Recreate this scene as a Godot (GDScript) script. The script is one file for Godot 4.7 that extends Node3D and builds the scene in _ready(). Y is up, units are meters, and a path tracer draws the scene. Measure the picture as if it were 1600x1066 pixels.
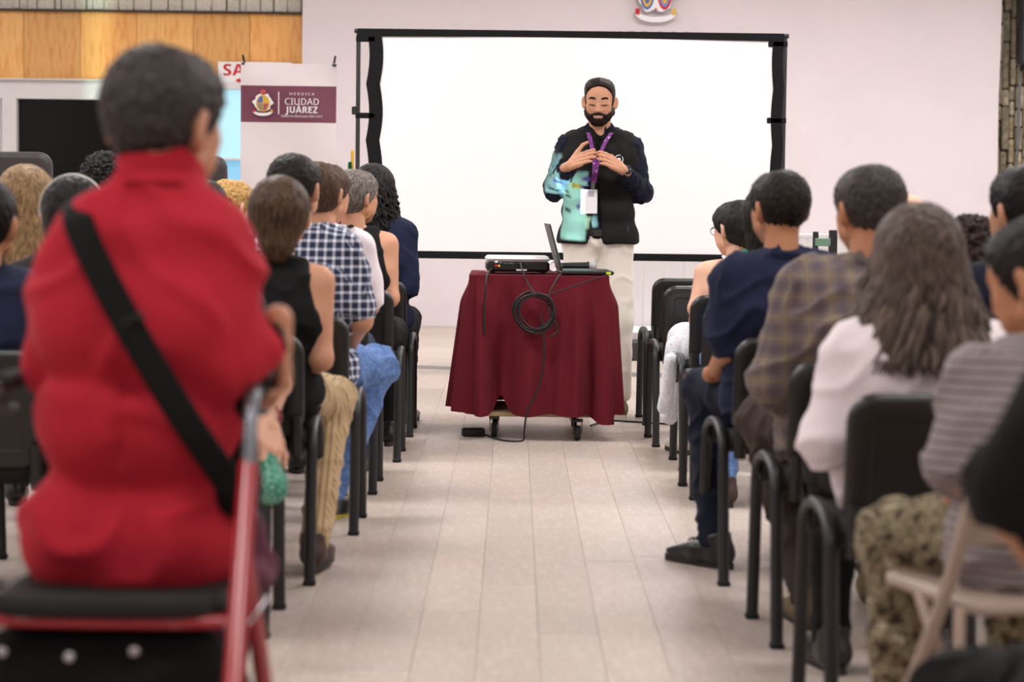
extends Node3D
# A public talk in a hall: a presenter beside a draped projector cart, an audience on black chairs either side of an aisle.

var jobs: Array = []
var M := {}
var used := {}


# ---------------------------------------------------------------- mesh builder
class MB:
	var v := PackedVector3Array()
	var n := PackedVector3Array()
	var c := PackedColorArray()
	var uv := PackedVector2Array()
	var ix := PackedInt32Array()
	var col := Color.WHITE
	var colored := false

	func put(p: Vector3, nn: Vector3, t := Vector2.ZERO) -> int:
		v.append(p); n.append(nn); c.append(col); uv.append(t)
		return v.size() - 1

	func tri(a: int, b: int, d: int) -> void:  # counter-clockwise seen from outside
		ix.append(a); ix.append(d); ix.append(b)

	func face(ps: Array) -> void:  # flat convex polygon, counter-clockwise seen from outside
		var nn: Vector3 = (ps[1] - ps[0]).cross(ps[2] - ps[0]).normalized()
		var s := v.size()
		for p in ps:
			put(p, nn)
		for i in range(1, ps.size() - 1):
			tri(s, s + i, s + i + 1)

	func rbox(at: Vector3, size: Vector3, bev := 0.004, bs := Basis()) -> void:
		var h := size * 0.5
		bev = minf(bev, minf(h.x, minf(h.y, h.z)) * 0.9)
		var q := {}
		for sx in [-1, 1]:
			for sy in [-1, 1]:
				for sz in [-1, 1]:
					for ax in 3:
						var e := Vector3(h.x - bev, h.y - bev, h.z - bev)
						e[ax] = h[ax]
						q[[sx, sy, sz, ax]] = at + bs * (e * Vector3(sx, sy, sz))
		for ax in 3:
			var u := (ax + 1) % 3
			var w := (ax + 2) % 3
			for s in [-1, 1]:
				var ps := []
				for k in [[-1, -1], [1, -1], [1, 1], [-1, 1]]:
					var key := [0, 0, 0, ax]
					key[ax] = s; key[u] = k[0]; key[w] = k[1]
					ps.append(q[key])
				if s < 0:
					ps.reverse()
				face(ps)
			if bev <= 0.0:
				continue
			for s in [-1, 1]:
				for t in [-1, 1]:
					var ps := []
					for k in [[-1, u], [1, u], [1, w], [-1, w]]:
						var key := [0, 0, 0, k[1]]
						key[ax] = k[0]; key[u] = s; key[w] = t
						ps.append(q[key])
					if s * t > 0:
						ps.reverse()
					ps.reverse()
					face(ps)
		if bev > 0.0:
			for sx in [-1, 1]:
				for sy in [-1, 1]:
					for sz in [-1, 1]:
						var ps := [q[[sx, sy, sz, 0]], q[[sx, sy, sz, 1]], q[[sx, sy, sz, 2]]]
						if sx * sy * sz < 0:
							ps.reverse()
						face(ps)

	func tube(pts: Array, rad, sides := 8, squash := 1.0, up := Vector3.ZERO, caps := true) -> void:
		var m := pts.size()
		var prev := up
		var rings := []
		for i in m:
			var t: Vector3 = (pts[mini(i + 1, m - 1)] - pts[maxi(i - 1, 0)]).normalized()
			var side: Vector3
			if prev == Vector3.ZERO:
				side = t.cross(Vector3.UP if absf(t.y) < 0.9 else Vector3.RIGHT).normalized()
			else:
				side = (prev - t * prev.dot(t)).normalized()
			prev = side
			var bi := t.cross(side)
			var r: float = rad[i] if rad is Array else rad
			var ring := PackedInt32Array()
			for k in sides + 1:
				var a := TAU * k / sides
				var o := side * cos(a) + bi * sin(a) * squash
				var nn := (side * cos(a) * squash + bi * sin(a)).normalized()
				ring.append(put(pts[i] + o * r, nn, Vector2(float(k) / sides, float(i) / maxf(m - 1, 1))))
			rings.append(ring)
			if i > 0:
				for k in sides:
					var a0: int = rings[i - 1][k]
					var a1: int = rings[i - 1][k + 1]
					var b0: int = ring[k]
					var b1: int = ring[k + 1]
					tri(a0, a1, b1)
					tri(a0, b1, b0)
		if caps:
			for e in [0, m - 1]:
				var t2: Vector3 = (pts[0] - pts[1]).normalized() if e == 0 else (pts[m - 1] - pts[m - 2]).normalized()
				var cc := put(pts[e], t2)
				var rr := PackedInt32Array()
				for k in sides:
					rr.append(put(v[rings[e][k]], t2))
				for k in sides:
					if e == 0:
						tri(cc, rr[(k + 1) % sides], rr[k])
					else:
						tri(cc, rr[k], rr[(k + 1) % sides])

	func lathe(prof: Array, segs := 20, at := Vector3.ZERO, bs := Basis()) -> void:  # prof: (r, y) from bottom to top
		var rows := []
		for i in prof.size():
			var a: Vector2 = prof[maxi(i - 1, 0)]
			var b: Vector2 = prof[mini(i + 1, prof.size() - 1)]
			var tn := (b - a)
			var nr := Vector2(tn.y, -tn.x).normalized()
			var row := PackedInt32Array()
			for k in segs + 1:
				var an := TAU * k / segs
				var d := Vector3(cos(an), 0, -sin(an))
				row.append(put(at + bs * (d * prof[i].x + Vector3(0, prof[i].y, 0)), bs * (d * nr.x + Vector3(0, nr.y, 0)), Vector2(float(k) / segs, float(i) / prof.size())))
			rows.append(row)
			if i > 0:
				for k in segs:
					tri(rows[i - 1][k], rows[i - 1][k + 1], row[k + 1])
					tri(rows[i - 1][k], row[k + 1], row[k])

	func sheet(nu: int, nv: int, f: Callable, flip := false, wrap := false) -> void:  # f(u, w) -> Vector3
		var s := v.size()
		var e := 0.002
		for j in nv + 1:
			for i in nu + 1:
				var u := float(i) / nu
				var w := float(j) / nv
				var p: Vector3 = f.call(u, w)
				var u0 := u - e if (wrap or u > e) else 0.0
				var u1 := u + e if (wrap or u < 1.0 - e) else 1.0
				var du: Vector3 = f.call(u1, w) - f.call(u0, w)
				var dv: Vector3 = f.call(u, minf(w + e, 1.0)) - f.call(u, maxf(w - e, 0.0))
				var nn := du.cross(dv).normalized()
				put(p, -nn if flip else nn, Vector2(u, w))
		for j in nv:
			for i in nu:
				var a := s + j * (nu + 1) + i
				var b := a + nu + 1
				if flip:
					tri(a, b + 1, a + 1); tri(a, b, b + 1)
				else:
					tri(a, a + 1, b + 1); tri(a, b + 1, b)

	func ball(at: Vector3, r: Vector3, segs := 14, bs := Basis()) -> void:
		var rows := []
		var st := segs / 2
		for i in st + 1:
			var ph := PI * i / st - PI / 2
			var row := PackedInt32Array()
			for k in segs + 1:
				var an := TAU * k / segs
				var d := Vector3(cos(ph) * cos(an), sin(ph), -cos(ph) * sin(an))
				row.append(put(at + bs * (d * r), (bs * (d / r)).normalized()))
			rows.append(row)
			if i > 0:
				for k in segs:
					tri(rows[i - 1][k], rows[i - 1][k + 1], row[k + 1])
					tri(rows[i - 1][k], row[k + 1], row[k])

	func plate(poly: PackedVector2Array, z: float, thick: float, tr := Transform3D()) -> void:  # polygon in XY, extruded to +Z
		var p := poly.duplicate()
		if Geometry2D.is_polygon_clockwise(p):
			p.reverse()
		var t := Geometry2D.triangulate_polygon(p)
		var f := v.size()
		var nz := (tr.basis * Vector3(0, 0, 1)).normalized()
		for q in p:
			put(tr * Vector3(q.x, q.y, z + thick), nz)
		for i in range(0, t.size(), 3):
			var a := t[i]; var b := t[i + 1]; var d := t[i + 2]
			if (p[b] - p[a]).cross(p[d] - p[a]) < 0:
				var x := b
				b = d; d = x
			tri(f + a, f + b, f + d)
		var bk := v.size()
		for q in p:
			put(tr * Vector3(q.x, q.y, z), -nz)
		for i in range(0, t.size(), 3):
			var a := t[i]; var b := t[i + 1]; var d := t[i + 2]
			if (p[b] - p[a]).cross(p[d] - p[a]) < 0:
				var x := b
				b = d; d = x
			tri(bk + a, bk + d, bk + b)
		for i in p.size():
			var q0 := p[i]
			var q1 := p[(i + 1) % p.size()]
			face([tr * Vector3(q0.x, q0.y, z), tr * Vector3(q1.x, q1.y, z), tr * Vector3(q1.x, q1.y, z + thick), tr * Vector3(q0.x, q0.y, z + thick)])

	func mesh() -> ArrayMesh:
		var a := []
		a.resize(Mesh.ARRAY_MAX)
		a[Mesh.ARRAY_VERTEX] = v
		a[Mesh.ARRAY_NORMAL] = n
		a[Mesh.ARRAY_TEX_UV] = uv
		if colored:
			a[Mesh.ARRAY_COLOR] = c
		a[Mesh.ARRAY_INDEX] = ix
		var m := ArrayMesh.new()
		m.add_surface_from_arrays(Mesh.PRIMITIVE_TRIANGLES, a)
		return m


# ---------------------------------------------------------------- node helpers
func numbered(called: String) -> String:
	used[called] = used.get(called, -1) + 1
	return called if used[called] == 0 else "%s_%03d" % [called, used[called]]


func thing(called: String, label: String, category: String, at := Vector3.ZERO, turn := 0.0, group := "") -> Node3D:
	var o := Node3D.new()
	o.name = numbered(called)
	add_child(o)
	o.position = at
	o.rotation.y = turn
	meta(o, label, category, group)
	return o


func meta(o: Node3D, label: String, category: String, group := "") -> void:
	o.set_meta("label", label)
	o.set_meta("category", category)
	if group != "":
		o.set_meta("group", group)


func obj(called: String, mesh: Mesh, mat: Material, parent: Node3D = null, label := "") -> MeshInstance3D:
	var o := MeshInstance3D.new()
	o.name = called if parent else numbered(called)
	o.mesh = mesh
	o.material_override = mat
	if parent:
		parent.add_child(o, true)
	else:
		add_child(o, true)
	if label != "":
		o.set_meta("label", label)
	return o


func struct(called: String, mesh: Mesh, mat: Material, label := "") -> MeshInstance3D:
	var o := obj(called, mesh, mat)
	o.set_meta("kind", "structure")
	if label != "":
		o.set_meta("label", label)
	return o


func box_mesh(at: Vector3, size: Vector3, bev := 0.004, bs := Basis()) -> ArrayMesh:
	var b := MB.new()
	b.rbox(at, size, bev, bs)
	return b.mesh()


func tube_mesh(pts: Array, rad, sides := 8, squash := 1.0, up := Vector3.ZERO) -> ArrayMesh:
	var b := MB.new()
	b.tube(pts, rad, sides, squash, up)
	return b.mesh()


func curve(pts: Array, per := 6) -> Array:  # Catmull-Rom through the points
	var out := []
	for i in pts.size() - 1:
		var p0: Vector3 = pts[maxi(i - 1, 0)]
		var p1: Vector3 = pts[i]
		var p2: Vector3 = pts[i + 1]
		var p3: Vector3 = pts[mini(i + 2, pts.size() - 1)]
		for k in per:
			out.append(p1.cubic_interpolate(p2, p0, p3, float(k) / per))
	out.append(pts[-1])
	return out


func mat(c: Color, rough := 0.6, metal := 0.0, extra := {}) -> StandardMaterial3D:
	var m := StandardMaterial3D.new()
	m.albedo_color = c
	m.roughness = rough
	m.metallic = metal
	for k in extra:
		m.set(k, extra[k])
	return m


func rgb8(r: int, g: int, b: int) -> Color:
	return Color(r / 255.0, g / 255.0, b / 255.0)


func noise_tex(freq: float, seed_: int, ramp: Array, size := 256, kind := FastNoiseLite.TYPE_SIMPLEX_SMOOTH, octaves := 4, constant := false) -> NoiseTexture2D:
	var f := FastNoiseLite.new()
	f.noise_type = kind
	f.frequency = freq
	f.seed = seed_
	f.fractal_octaves = octaves
	var t := NoiseTexture2D.new()
	t.width = size
	t.height = size
	t.seamless = true
	t.noise = f
	if ramp.size():
		var g := Gradient.new()
		var offs := PackedFloat32Array()
		var cols := PackedColorArray()
		for r in ramp:
			offs.append(r[0])
			cols.append(r[1])
		g.offsets = offs
		g.colors = cols
		if constant:
			g.interpolation_mode = Gradient.GRADIENT_INTERPOLATE_CONSTANT
		t.color_ramp = g
	return t


func weave_tex() -> ImageTexture:  # fine cloth relief
	var im := Image.create(64, 64, false, Image.FORMAT_RGB8)
	for y in 64:
		for x in 64:
			var h := 0.5 + 0.25 * sin(x * TAU / 8.0) * (1.0 if (y / 8) % 2 == 0 else -1.0) + 0.25 * sin(y * TAU / 8.0)
			im.set_pixel(x, y, Color(h, h, h))
	return ImageTexture.create_from_image(im)


func cloth(c: Color, rough := 0.85, sheen := 0.3, tex: Texture2D = null, scale := Vector3(1, 1, 1)) -> StandardMaterial3D:
	var m := mat(c, rough)
	m.metallic_specular = 0.25
	m.rim_enabled = true
	m.rim = sheen
	m.rim_tint = 0.6
	m.uv1_triplanar = true
	m.uv1_triplanar_sharpness = 10.0
	if tex:
		m.albedo_texture = tex
		m.uv1_scale = scale
	return m


func text_mesh(s: String, size: float, depth: float, bold := false, serif := false) -> TextMesh:
	var f := SystemFont.new()
	f.font_names = PackedStringArray(["Droid Serif" if serif else "Droid Sans"])
	f.font_weight = 700 if bold else 400
	var t := TextMesh.new()
	t.font = f
	t.text = s
	t.font_size = 64
	t.pixel_size = size / 64.0
	t.depth = depth
	return t


func letters(called: String, s: String, size: float, at: Vector3, m: Material, parent: Node3D, bold := false, stretch := 1.0, turn := 0.0) -> MeshInstance3D:
	var o := obj(called, text_mesh(s, size, 0.002, bold), m, parent)
	o.position = at
	o.scale = Vector3(stretch, 1, 1)
	o.rotation.y = turn
	return o


# ---------------------------------------------------------------- bodies: distance fields meshed as surface nets
# a field: {bones: [[a, b, ra, rb], ...], k, cell, cuts: [[n, c], ...], amp, freq, seed, tint: [c0, c1, freq]}
func field(bones: Array, cell: float, k: float, extra := {}) -> Dictionary:
	var d := {"bones": bones, "cell": cell, "k": k, "cuts": [], "amp": 0.0, "freq": Vector3(8, 8, 8), "seed": 1, "tint": [], "ridged": false, "holes": []}
	d.merge(extra, true)
	return d


func grow(called: String, fields: Array, m: Material, parent: Node3D, label := "") -> MeshInstance3D:
	var o := obj(called, ArrayMesh.new(), m, parent, label)
	jobs.append({"mesh": o.mesh, "fields": fields, "out": []})
	return o


func run_jobs() -> void:
	if jobs.is_empty():
		return
	var id := WorkerThreadPool.add_group_task(_run_job, jobs.size(), -1, true)
	WorkerThreadPool.wait_for_group_task_completion(id)
	for j in jobs:
		var a := []
		a.resize(Mesh.ARRAY_MAX)
		a[Mesh.ARRAY_VERTEX] = j.out[0]
		a[Mesh.ARRAY_NORMAL] = j.out[1]
		a[Mesh.ARRAY_INDEX] = j.out[2]
		if j.out[3].size():
			a[Mesh.ARRAY_COLOR] = j.out[3]
		j.mesh.add_surface_from_arrays(Mesh.PRIMITIVE_TRIANGLES, a)


func _run_job(at: int) -> void:
	var j: Dictionary = jobs[at]
	var v := PackedVector3Array()
	var n := PackedVector3Array()
	var ix := PackedInt32Array()
	var c := PackedColorArray()
	for f in j.fields:
		var r := nets(f)
		var base := v.size()
		v.append_array(r[0])
		n.append_array(r[1])
		c.append_array(r[3])
		for i in r[2]:
			ix.append(i + base)
	j.out = [v, n, ix, c]


func nets(f: Dictionary) -> Array:
	var bones: Array = f.bones
	var nb := bones.size()
	var A := PackedVector3Array()
	var D := PackedVector3Array()
	var I := PackedFloat32Array()
	var R := PackedFloat32Array()
	var Q := PackedFloat32Array()
	var lo := Vector3(1e9, 1e9, 1e9)
	var hi := -lo
	for b in bones:
		var a: Vector3 = b[0]
		var e: Vector3 = b[1]
		A.append(a)
		D.append(e - a)
		I.append(1.0 / maxf((e - a).length_squared(), 1e-9))
		R.append(b[2])
		Q.append(b[3] - b[2])
		var r: float = maxf(b[2], b[3])
		lo = lo.min(a.min(e) - Vector3(r, r, r))
		hi = hi.max(a.max(e) + Vector3(r, r, r))
	var k: float = f.k
	var c: float = f.cell
	var cuts: Array = f.cuts
	var holes: Array = f.holes
	var solid := cuts.is_empty() and holes.is_empty()
	var pad := 2.0 * c + k * 0.3
	lo -= Vector3(pad, pad, pad)
	hi += Vector3(pad, pad, pad)
	var S := 5
	var bx := int(ceil((hi.x - lo.x) / c / S)) + 1
	var by := int(ceil((hi.y - lo.y) / c / S)) + 1
	var bz := int(ceil((hi.z - lo.z) / c / S)) + 1
	var nx := bx * S
	var ny := by * S
	var nz := bz * S
	var sy := nx
	var sz := nx * ny
	var G := PackedFloat32Array()
	G.resize(nx * ny * nz)
	G.fill(1000.0)
	var hd := c * (S * 0.5 + 1.0) * 1.7321
	var ds := PackedFloat32Array()
	ds.resize(nb)
	var active := PackedInt32Array()
	var near := PackedInt32Array()
	for qz in bz:
		for qy in by:
			for qx in bx:
				var mid := lo + Vector3(qx * S + (S - 1) * 0.5, qy * S + (S - 1) * 0.5, qz * S + (S - 1) * 0.5) * c
				var dm := 1e9
				for i in nb:
					var pa := mid - A[i]
					var h := clampf(pa.dot(D[i]) * I[i], 0.0, 1.0)
					var d := (pa - D[i] * h).length() - R[i] - Q[i] * h
					ds[i] = d
					if d < dm:
						dm = d
				if dm > hd + k * 0.6:
					continue
				var skip := false
				for cu in cuts:
					if mid.dot(cu[0]) - cu[1] > hd:
						skip = true
				if skip:
					continue
				var at0 := qx * S + qy * S * sy + qz * S * sz
				if dm < -hd and solid:
					for z in S:
						for y in S:
							for x in S:
								G[at0 + x + y * sy + z * sz] = -1000.0
					continue
				near.clear()
				for i in nb:
					if ds[i] < dm + 2.0 * hd + k:
						near.append(i)
				active.append(at0)
				for z in S:
					for y in S:
						for x in S:
							var p := lo + Vector3(qx * S + x, qy * S + y, qz * S + z) * c
							var s := 1e9
							for i in near:
								var pa := p - A[i]
								var h := clampf(pa.dot(D[i]) * I[i], 0.0, 1.0)
								var d := (pa - D[i] * h).length() - R[i] - Q[i] * h
								var e := k - absf(d - s)
								s = minf(s, d)
								if e > 0.0:
									s -= e * e * 0.25 / k
							for cu in cuts:
								s = maxf(s, p.dot(cu[0]) - cu[1])
							for ho in holes:
								var ha: Vector3 = p - ho[0]
								var hb: Vector3 = ho[1] - ho[0]
								var ht := clampf(ha.dot(hb) / maxf(hb.length_squared(), 1e-9), 0.0, 1.0)
								s = maxf(s, lerpf(ho[2], ho[3], ht) - (ha - hb * ht).length())
							G[at0 + x + y * sy + z * sz] = s
	var V := PackedVector3Array()
	var ix := PackedInt32Array()
	var vid := {}
	var lim := c * 1.8
	var off := PackedInt32Array([0, 1, sy, sy + 1, sz, sz + 1, sz + sy, sz + sy + 1])
	var edges := PackedInt32Array([0, 1, 2, 3, 4, 5, 6, 7, 0, 2, 1, 3, 4, 6, 5, 7, 0, 4, 1, 5, 2, 6, 3, 7])
	var g := PackedFloat32Array()
	g.resize(8)
	for at0 in active:
		var z0 := at0 / sz
		var y0 := (at0 % sz) / sy
		var x0 := at0 % sy
		for z in S:
			if z0 + z >= nz - 1:
				break
			for y in S:
				if y0 + y >= ny - 1:
					break
				for x in S:
					if x0 + x >= nx - 1:
						break
					var id := at0 + x + y * sy + z * sz
					var v0 := G[id]
					if v0 > lim or v0 < -lim:
						continue
					var neg := 0
					for q in 8:
						g[q] = G[id + off[q]]
						if g[q] < 0.0:
							neg += 1
					if neg == 0 or neg == 8:
						continue
					var sum := Vector3.ZERO
					var cnt := 0
					for e in range(0, 24, 2):
						var i0 := edges[e]
						var i1 := edges[e + 1]
						var a := g[i0]
						var b := g[i1]
						if (a < 0.0) != (b < 0.0):
							var t := a / (a - b)
							sum += Vector3(lerpf(i0 & 1, i1 & 1, t), lerpf((i0 >> 1) & 1, (i1 >> 1) & 1, t), lerpf(i0 >> 2, i1 >> 2, t))
							cnt += 1
					vid[id] = V.size()
					V.append(lo + (Vector3(x0 + x, y0 + y, z0 + z) + sum / cnt) * c)
	for id in vid:
		var v0: float = G[id]
		# edges leaving the cell's own corner towards +x, +y and +z
		for ax in 3:
			var st: int = [1, sy, sz][ax]
			var u: int = [sy, sz, 1][ax]
			var w: int = [sz, 1, sy][ax]
			var v1 := G[id + st]
			if (v0 < 0.0) == (v1 < 0.0):
				continue
			var q0: int = vid.get(id - u - w, -1)
			var q1: int = vid.get(id - w, -1)
			var q2: int = vid[id]
			var q3: int = vid.get(id - u, -1)
			if q0 < 0 or q1 < 0 or q3 < 0:
				continue
			if v0 < 0.0:
				ix.append(q0); ix.append(q2); ix.append(q1)
				ix.append(q0); ix.append(q3); ix.append(q2)
			else:
				ix.append(q0); ix.append(q1); ix.append(q2)
				ix.append(q0); ix.append(q2); ix.append(q3)
	var N := shade(V, ix)
	if f.amp > 0.0:
		var fn := FastNoiseLite.new()
		fn.seed = f.seed
		fn.frequency = 1.0
		fn.noise_type = FastNoiseLite.TYPE_SIMPLEX_SMOOTH
		fn.fractal_octaves = 1 if f.ridged else 2
		var fr: Vector3 = f.freq
		var turned := Basis(Vector3.BACK, 0.55)
		for i in V.size():
			if f.ridged:  # folds: narrow crests between wide hollows, running aslant
				var q := turned * V[i] if V[i].x > 0.0 else turned.inverse() * V[i]
				var h := absf(fn.get_noise_3dv(q * fr))
				V[i] += N[i] * ((exp(-h * h * 22.0) - 0.2) * f.amp)
			else:
				V[i] += N[i] * (fn.get_noise_3dv(V[i] * fr) * f.amp)
		N = shade(V, ix)
	var C := PackedColorArray()
	if f.tint.size():
		var fn := FastNoiseLite.new()
		fn.seed = f.seed + 7
		fn.frequency = 1.0
		fn.fractal_octaves = 3
		var fr: Vector3 = f.tint[2]
		for i in V.size():
			C.append(f.tint[0].lerp(f.tint[1], clampf(0.5 + 0.9 * fn.get_noise_3dv(V[i] * fr), 0.0, 1.0)))
	return [V, N, ix, C]


func shade(V: PackedVector3Array, ix: PackedInt32Array) -> PackedVector3Array:
	var N := PackedVector3Array()
	N.resize(V.size())
	for i in range(0, ix.size(), 3):
		var a := ix[i]
		var b := ix[i + 2]
		var d := ix[i + 1]
		var nn := (V[b] - V[a]).cross(V[d] - V[a])
		N[a] += nn
		N[b] += nn
		N[d] += nn
	for i in N.size():
		N[i] = N[i].normalized()
	return N


# ---------------------------------------------------------------- the place
func _ready() -> void:
	var cam := Camera3D.new()
	cam.name = "camera"
	add_child(cam)
	var look := CameraAttributesPhysical.new()
	look.frustum_focal_length = 81.0
	look.frustum_focus_distance = 12.0
	look.exposure_aperture = 3.4
	look.frustum_near = 0.05
	look.frustum_far = 100.0
	cam.attributes = look
	cam.fov = rad_to_deg(2.0 * atan(533.0 / 3600.0))
	cam.near = 0.05
	cam.far = 100.0
	cam.position = Vector3(0, 1.17, 0)
	cam.basis = Basis(Vector3.RIGHT, -atan(233.0 / 3600.0)) * Basis(Vector3.BACK, deg_to_rad(0.7))
	cam.current = true

	var env := Environment.new()
	env.background_mode = Environment.BG_COLOR
	env.background_color = Color(0.02, 0.02, 0.022)
	env.tonemap_mode = Environment.TONE_MAPPER_LINEAR
	env.tonemap_exposure = 1.55
	env.sdfgi_enabled = true
	env.ssao_enabled = true
	env.ssil_enabled = true
	var we := WorldEnvironment.new()
	we.name = "surroundings"
	we.environment = env
	add_child(we)

	make_materials()
	ceiling_lights()
	room()
	backdrop_and_banner()
	screen()
	cart()
	presenter()
	chairs()
	audience()
	rollator()
	small_things()
	run_jobs()


func make_materials() -> void:
	people_materials()
	M.white_wall = mat(rgb8(226, 219, 219), 0.9)
	M.ceiling = mat(rgb8(232, 230, 226), 0.95)
	M.canvas = mat(rgb8(229, 219, 222), 0.75, 0.0, {"metallic_specular": 0.3})
	M.canvas_band = mat(rgb8(222, 213, 218), 0.75, 0.0, {"metallic_specular": 0.3})
	M.white_metal = mat(rgb8(226, 222, 222), 0.4)
	M.black = mat(rgb8(22, 21, 22), 0.5)
	M.black_gloss = mat(rgb8(16, 15, 16), 0.28)
	M.black_glass = mat(rgb8(5, 4, 4), 0.12, 0.0, {"metallic_specular": 0.3})
	M.frame_black = mat(rgb8(34, 34, 36), 0.45)
	M.webbing = cloth(rgb8(26, 25, 27), 0.8, 0.1)
	M.plastic = mat(rgb8(26, 25, 25), 0.36)
	M.pad = mat(rgb8(29, 27, 26), 0.75, 0.0, {"metallic_specular": 0.3})
	M.leather = mat(rgb8(52, 47, 48), 0.5)
	M.chrome = mat(rgb8(200, 200, 205), 0.2, 1.0)
	M.grey_metal = mat(rgb8(120, 122, 128), 0.35, 0.8)
	M.red_paint = mat(rgb8(168, 18, 34), 0.22, 0.0, {"clearcoat_enabled": true, "clearcoat": 0.6, "clearcoat_roughness": 0.1})
	M.rubber = mat(rgb8(30, 30, 31), 0.85)
	M.paper = mat(rgb8(244, 242, 244), 0.7)
	M.red_print = mat(rgb8(205, 35, 45), 0.7)
	M.wine_print = mat(rgb8(120, 62, 84), 0.6)
	M.wine_cloth = cloth(rgb8(98, 26, 36), 0.9, 0.2)
	M.gold = mat(rgb8(222, 178, 60), 0.5)
	M.blue_print = mat(rgb8(78, 104, 172), 0.6)
	M.green = mat(rgb8(40, 140, 95), 0.7)
	M.grey_line = mat(rgb8(150, 145, 150), 0.7)
	M.plywood = mat(rgb8(196, 168, 128), 0.7)
	M.steel_dark = mat(rgb8(70, 68, 66), 0.4, 0.7)
	var wood := noise_tex(0.012, 5, [[0.0, rgb8(232, 160, 84)], [0.45, rgb8(250, 188, 108)], [0.7, rgb8(252, 196, 120)], [1.0, rgb8(240, 172, 94)]], 512)
	for i in 3:
		M["wood%d" % i] = mat([Color.WHITE, Color(0.92, 0.9, 0.88), Color(1.0, 0.96, 0.92)][i], 0.42, 0.0, {"albedo_texture": wood, "uv1_triplanar": true, "uv1_world_triplanar": true, "uv1_scale": Vector3(2.6, 0.5, 2.6), "uv1_offset": Vector3(i * 0.37, i * 0.21, 0)})
	var grain := noise_tex(0.02, 11, [[0.0, rgb8(180, 164, 154)], [0.4, rgb8(195, 181, 171)], [0.55, rgb8(188, 173, 163)], [0.75, rgb8(202, 189, 180)], [1.0, rgb8(184, 169, 159)]], 512, FastNoiseLite.TYPE_SIMPLEX_SMOOTH, 5)
	var tones := [Color(1, 1, 1), Color(0.965, 0.96, 0.96), Color(1.0, 0.985, 0.97), Color(0.98, 0.97, 0.975), Color(0.985, 0.972, 0.962)]
	for i in 5:
		M["plank%d" % i] = mat(tones[i], 0.42, 0.0, {"albedo_texture": grain, "uv1_triplanar": true, "uv1_world_triplanar": true, "uv1_scale": Vector3(3.1, 1.0, 0.55), "uv1_offset": Vector3(i * 0.31, 0, i * 0.17), "metallic_specular": 0.35})
	M.floor_base = mat(rgb8(186, 170, 160), 0.8)
	for i in 3:
		M["tile%d" % i] = mat([rgb8(200, 184, 170), rgb8(196, 179, 165), rgb8(203, 188, 176)][i], 0.4)
	var rock := noise_tex(0.03, 21, [[0.0, rgb8(126, 117, 102)], [0.5, rgb8(172, 160, 140)], [1.0, rgb8(206, 195, 174)]], 256)
	var rock_h := noise_tex(0.05, 22, [], 256)
	for i in 3:
		M["stone%d" % i] = mat([Color.WHITE, Color(0.85, 0.84, 0.82), Color(1, 0.97, 0.9)][i], 0.9, 0.0, {"albedo_texture": rock, "uv1_triplanar": true, "uv1_world_triplanar": true, "uv1_scale": Vector3(1.5, 1.5, 1.5), "heightmap_enabled": true, "heightmap_texture": rock_h, "heightmap_scale": 0.8})
	M.pale_stone = mat(rgb8(226, 218, 206), 0.95, 0.0, {"uv1_triplanar": true, "uv1_world_triplanar": true, "uv1_scale": Vector3(2, 2, 2), "heightmap_enabled": true, "heightmap_texture": rock_h, "heightmap_scale": 1.5})
	M.terrazzo = mat(Color.WHITE, 0.8, 0.0, {"albedo_texture": noise_tex(0.25, 31, [[0.0, rgb8(40, 38, 38)], [0.5, rgb8(78, 74, 74)], [0.75, rgb8(120, 114, 112)], [1.0, rgb8(60, 56, 56)]], 256, FastNoiseLite.TYPE_CELLULAR, 1), "uv1_triplanar": true, "uv1_world_triplanar": true, "uv1_scale": Vector3(2.5, 2.5, 2.5)})
	M.daylight = mat(rgb8(120, 150, 160), 0.5, 0.0, {"emission_enabled": true, "emission": rgb8(190, 240, 255), "emission_energy_multiplier": 0.5})
	M.daylight_low = mat(rgb8(100, 140, 160), 0.5, 0.0, {"emission_enabled": true, "emission": rgb8(140, 208, 245), "emission_energy_multiplier": 0.45})
	M.lamp = mat(Color.WHITE, 0.5, 0.0, {"emission_enabled": true, "emission": Color(1.0, 0.97, 0.94), "emission_energy_multiplier": 4.0})


func ceiling_lights() -> void:
	var frame := MB.new()
	for s in [-1, 1]:
		frame.rbox(Vector3(s * 0.615, 0, 0), Vector3(0.03, 0.05, 0.66), 0.003)
		frame.rbox(Vector3(0, 0, s * 0.315), Vector3(1.2, 0.05, 0.03), 0.003)
	var fm := frame.mesh()
	var dm := box_mesh(Vector3(0, 0.012, 0), Vector3(1.2, 0.008, 0.6), 0.0)
	for z in [1.5, -2.5, -6.0, -9.5, -13.0, -17.0]:
		for x in [-4.6, -1.6, 1.6, 4.6]:
			var t := thing("ceiling_light", "white square-edged panel lamp set in the hall ceiling", "lamp", Vector3(x, 3.57, z), 0.0, "ceiling panel lamps")
			obj("frame", fm, M.white_metal, t)
			obj("diffuser", dm, M.lamp, t)
			var l := AreaLight3D.new()
			l.name = "panel_light"
			t.add_child(l)
			l.rotation_degrees.x = -90
			l.position.y = -0.01
			l.area_size = Vector2(1.2, 0.6)
			l.area_normalize_energy = true
			l.light_color = Color(0.975, 0.985, 1.0)
			l.light_energy = 1.25 if z > -5.0 else (1.6 if z > -8.0 else (4.1 if z > -11.0 else (2.2 if z > -15.0 else (5.2 if x > 0.0 else 2.4))))
			l.area_range = 40.0
			l.area_attenuation = 2.0
			l.shadow_enabled = true


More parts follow.
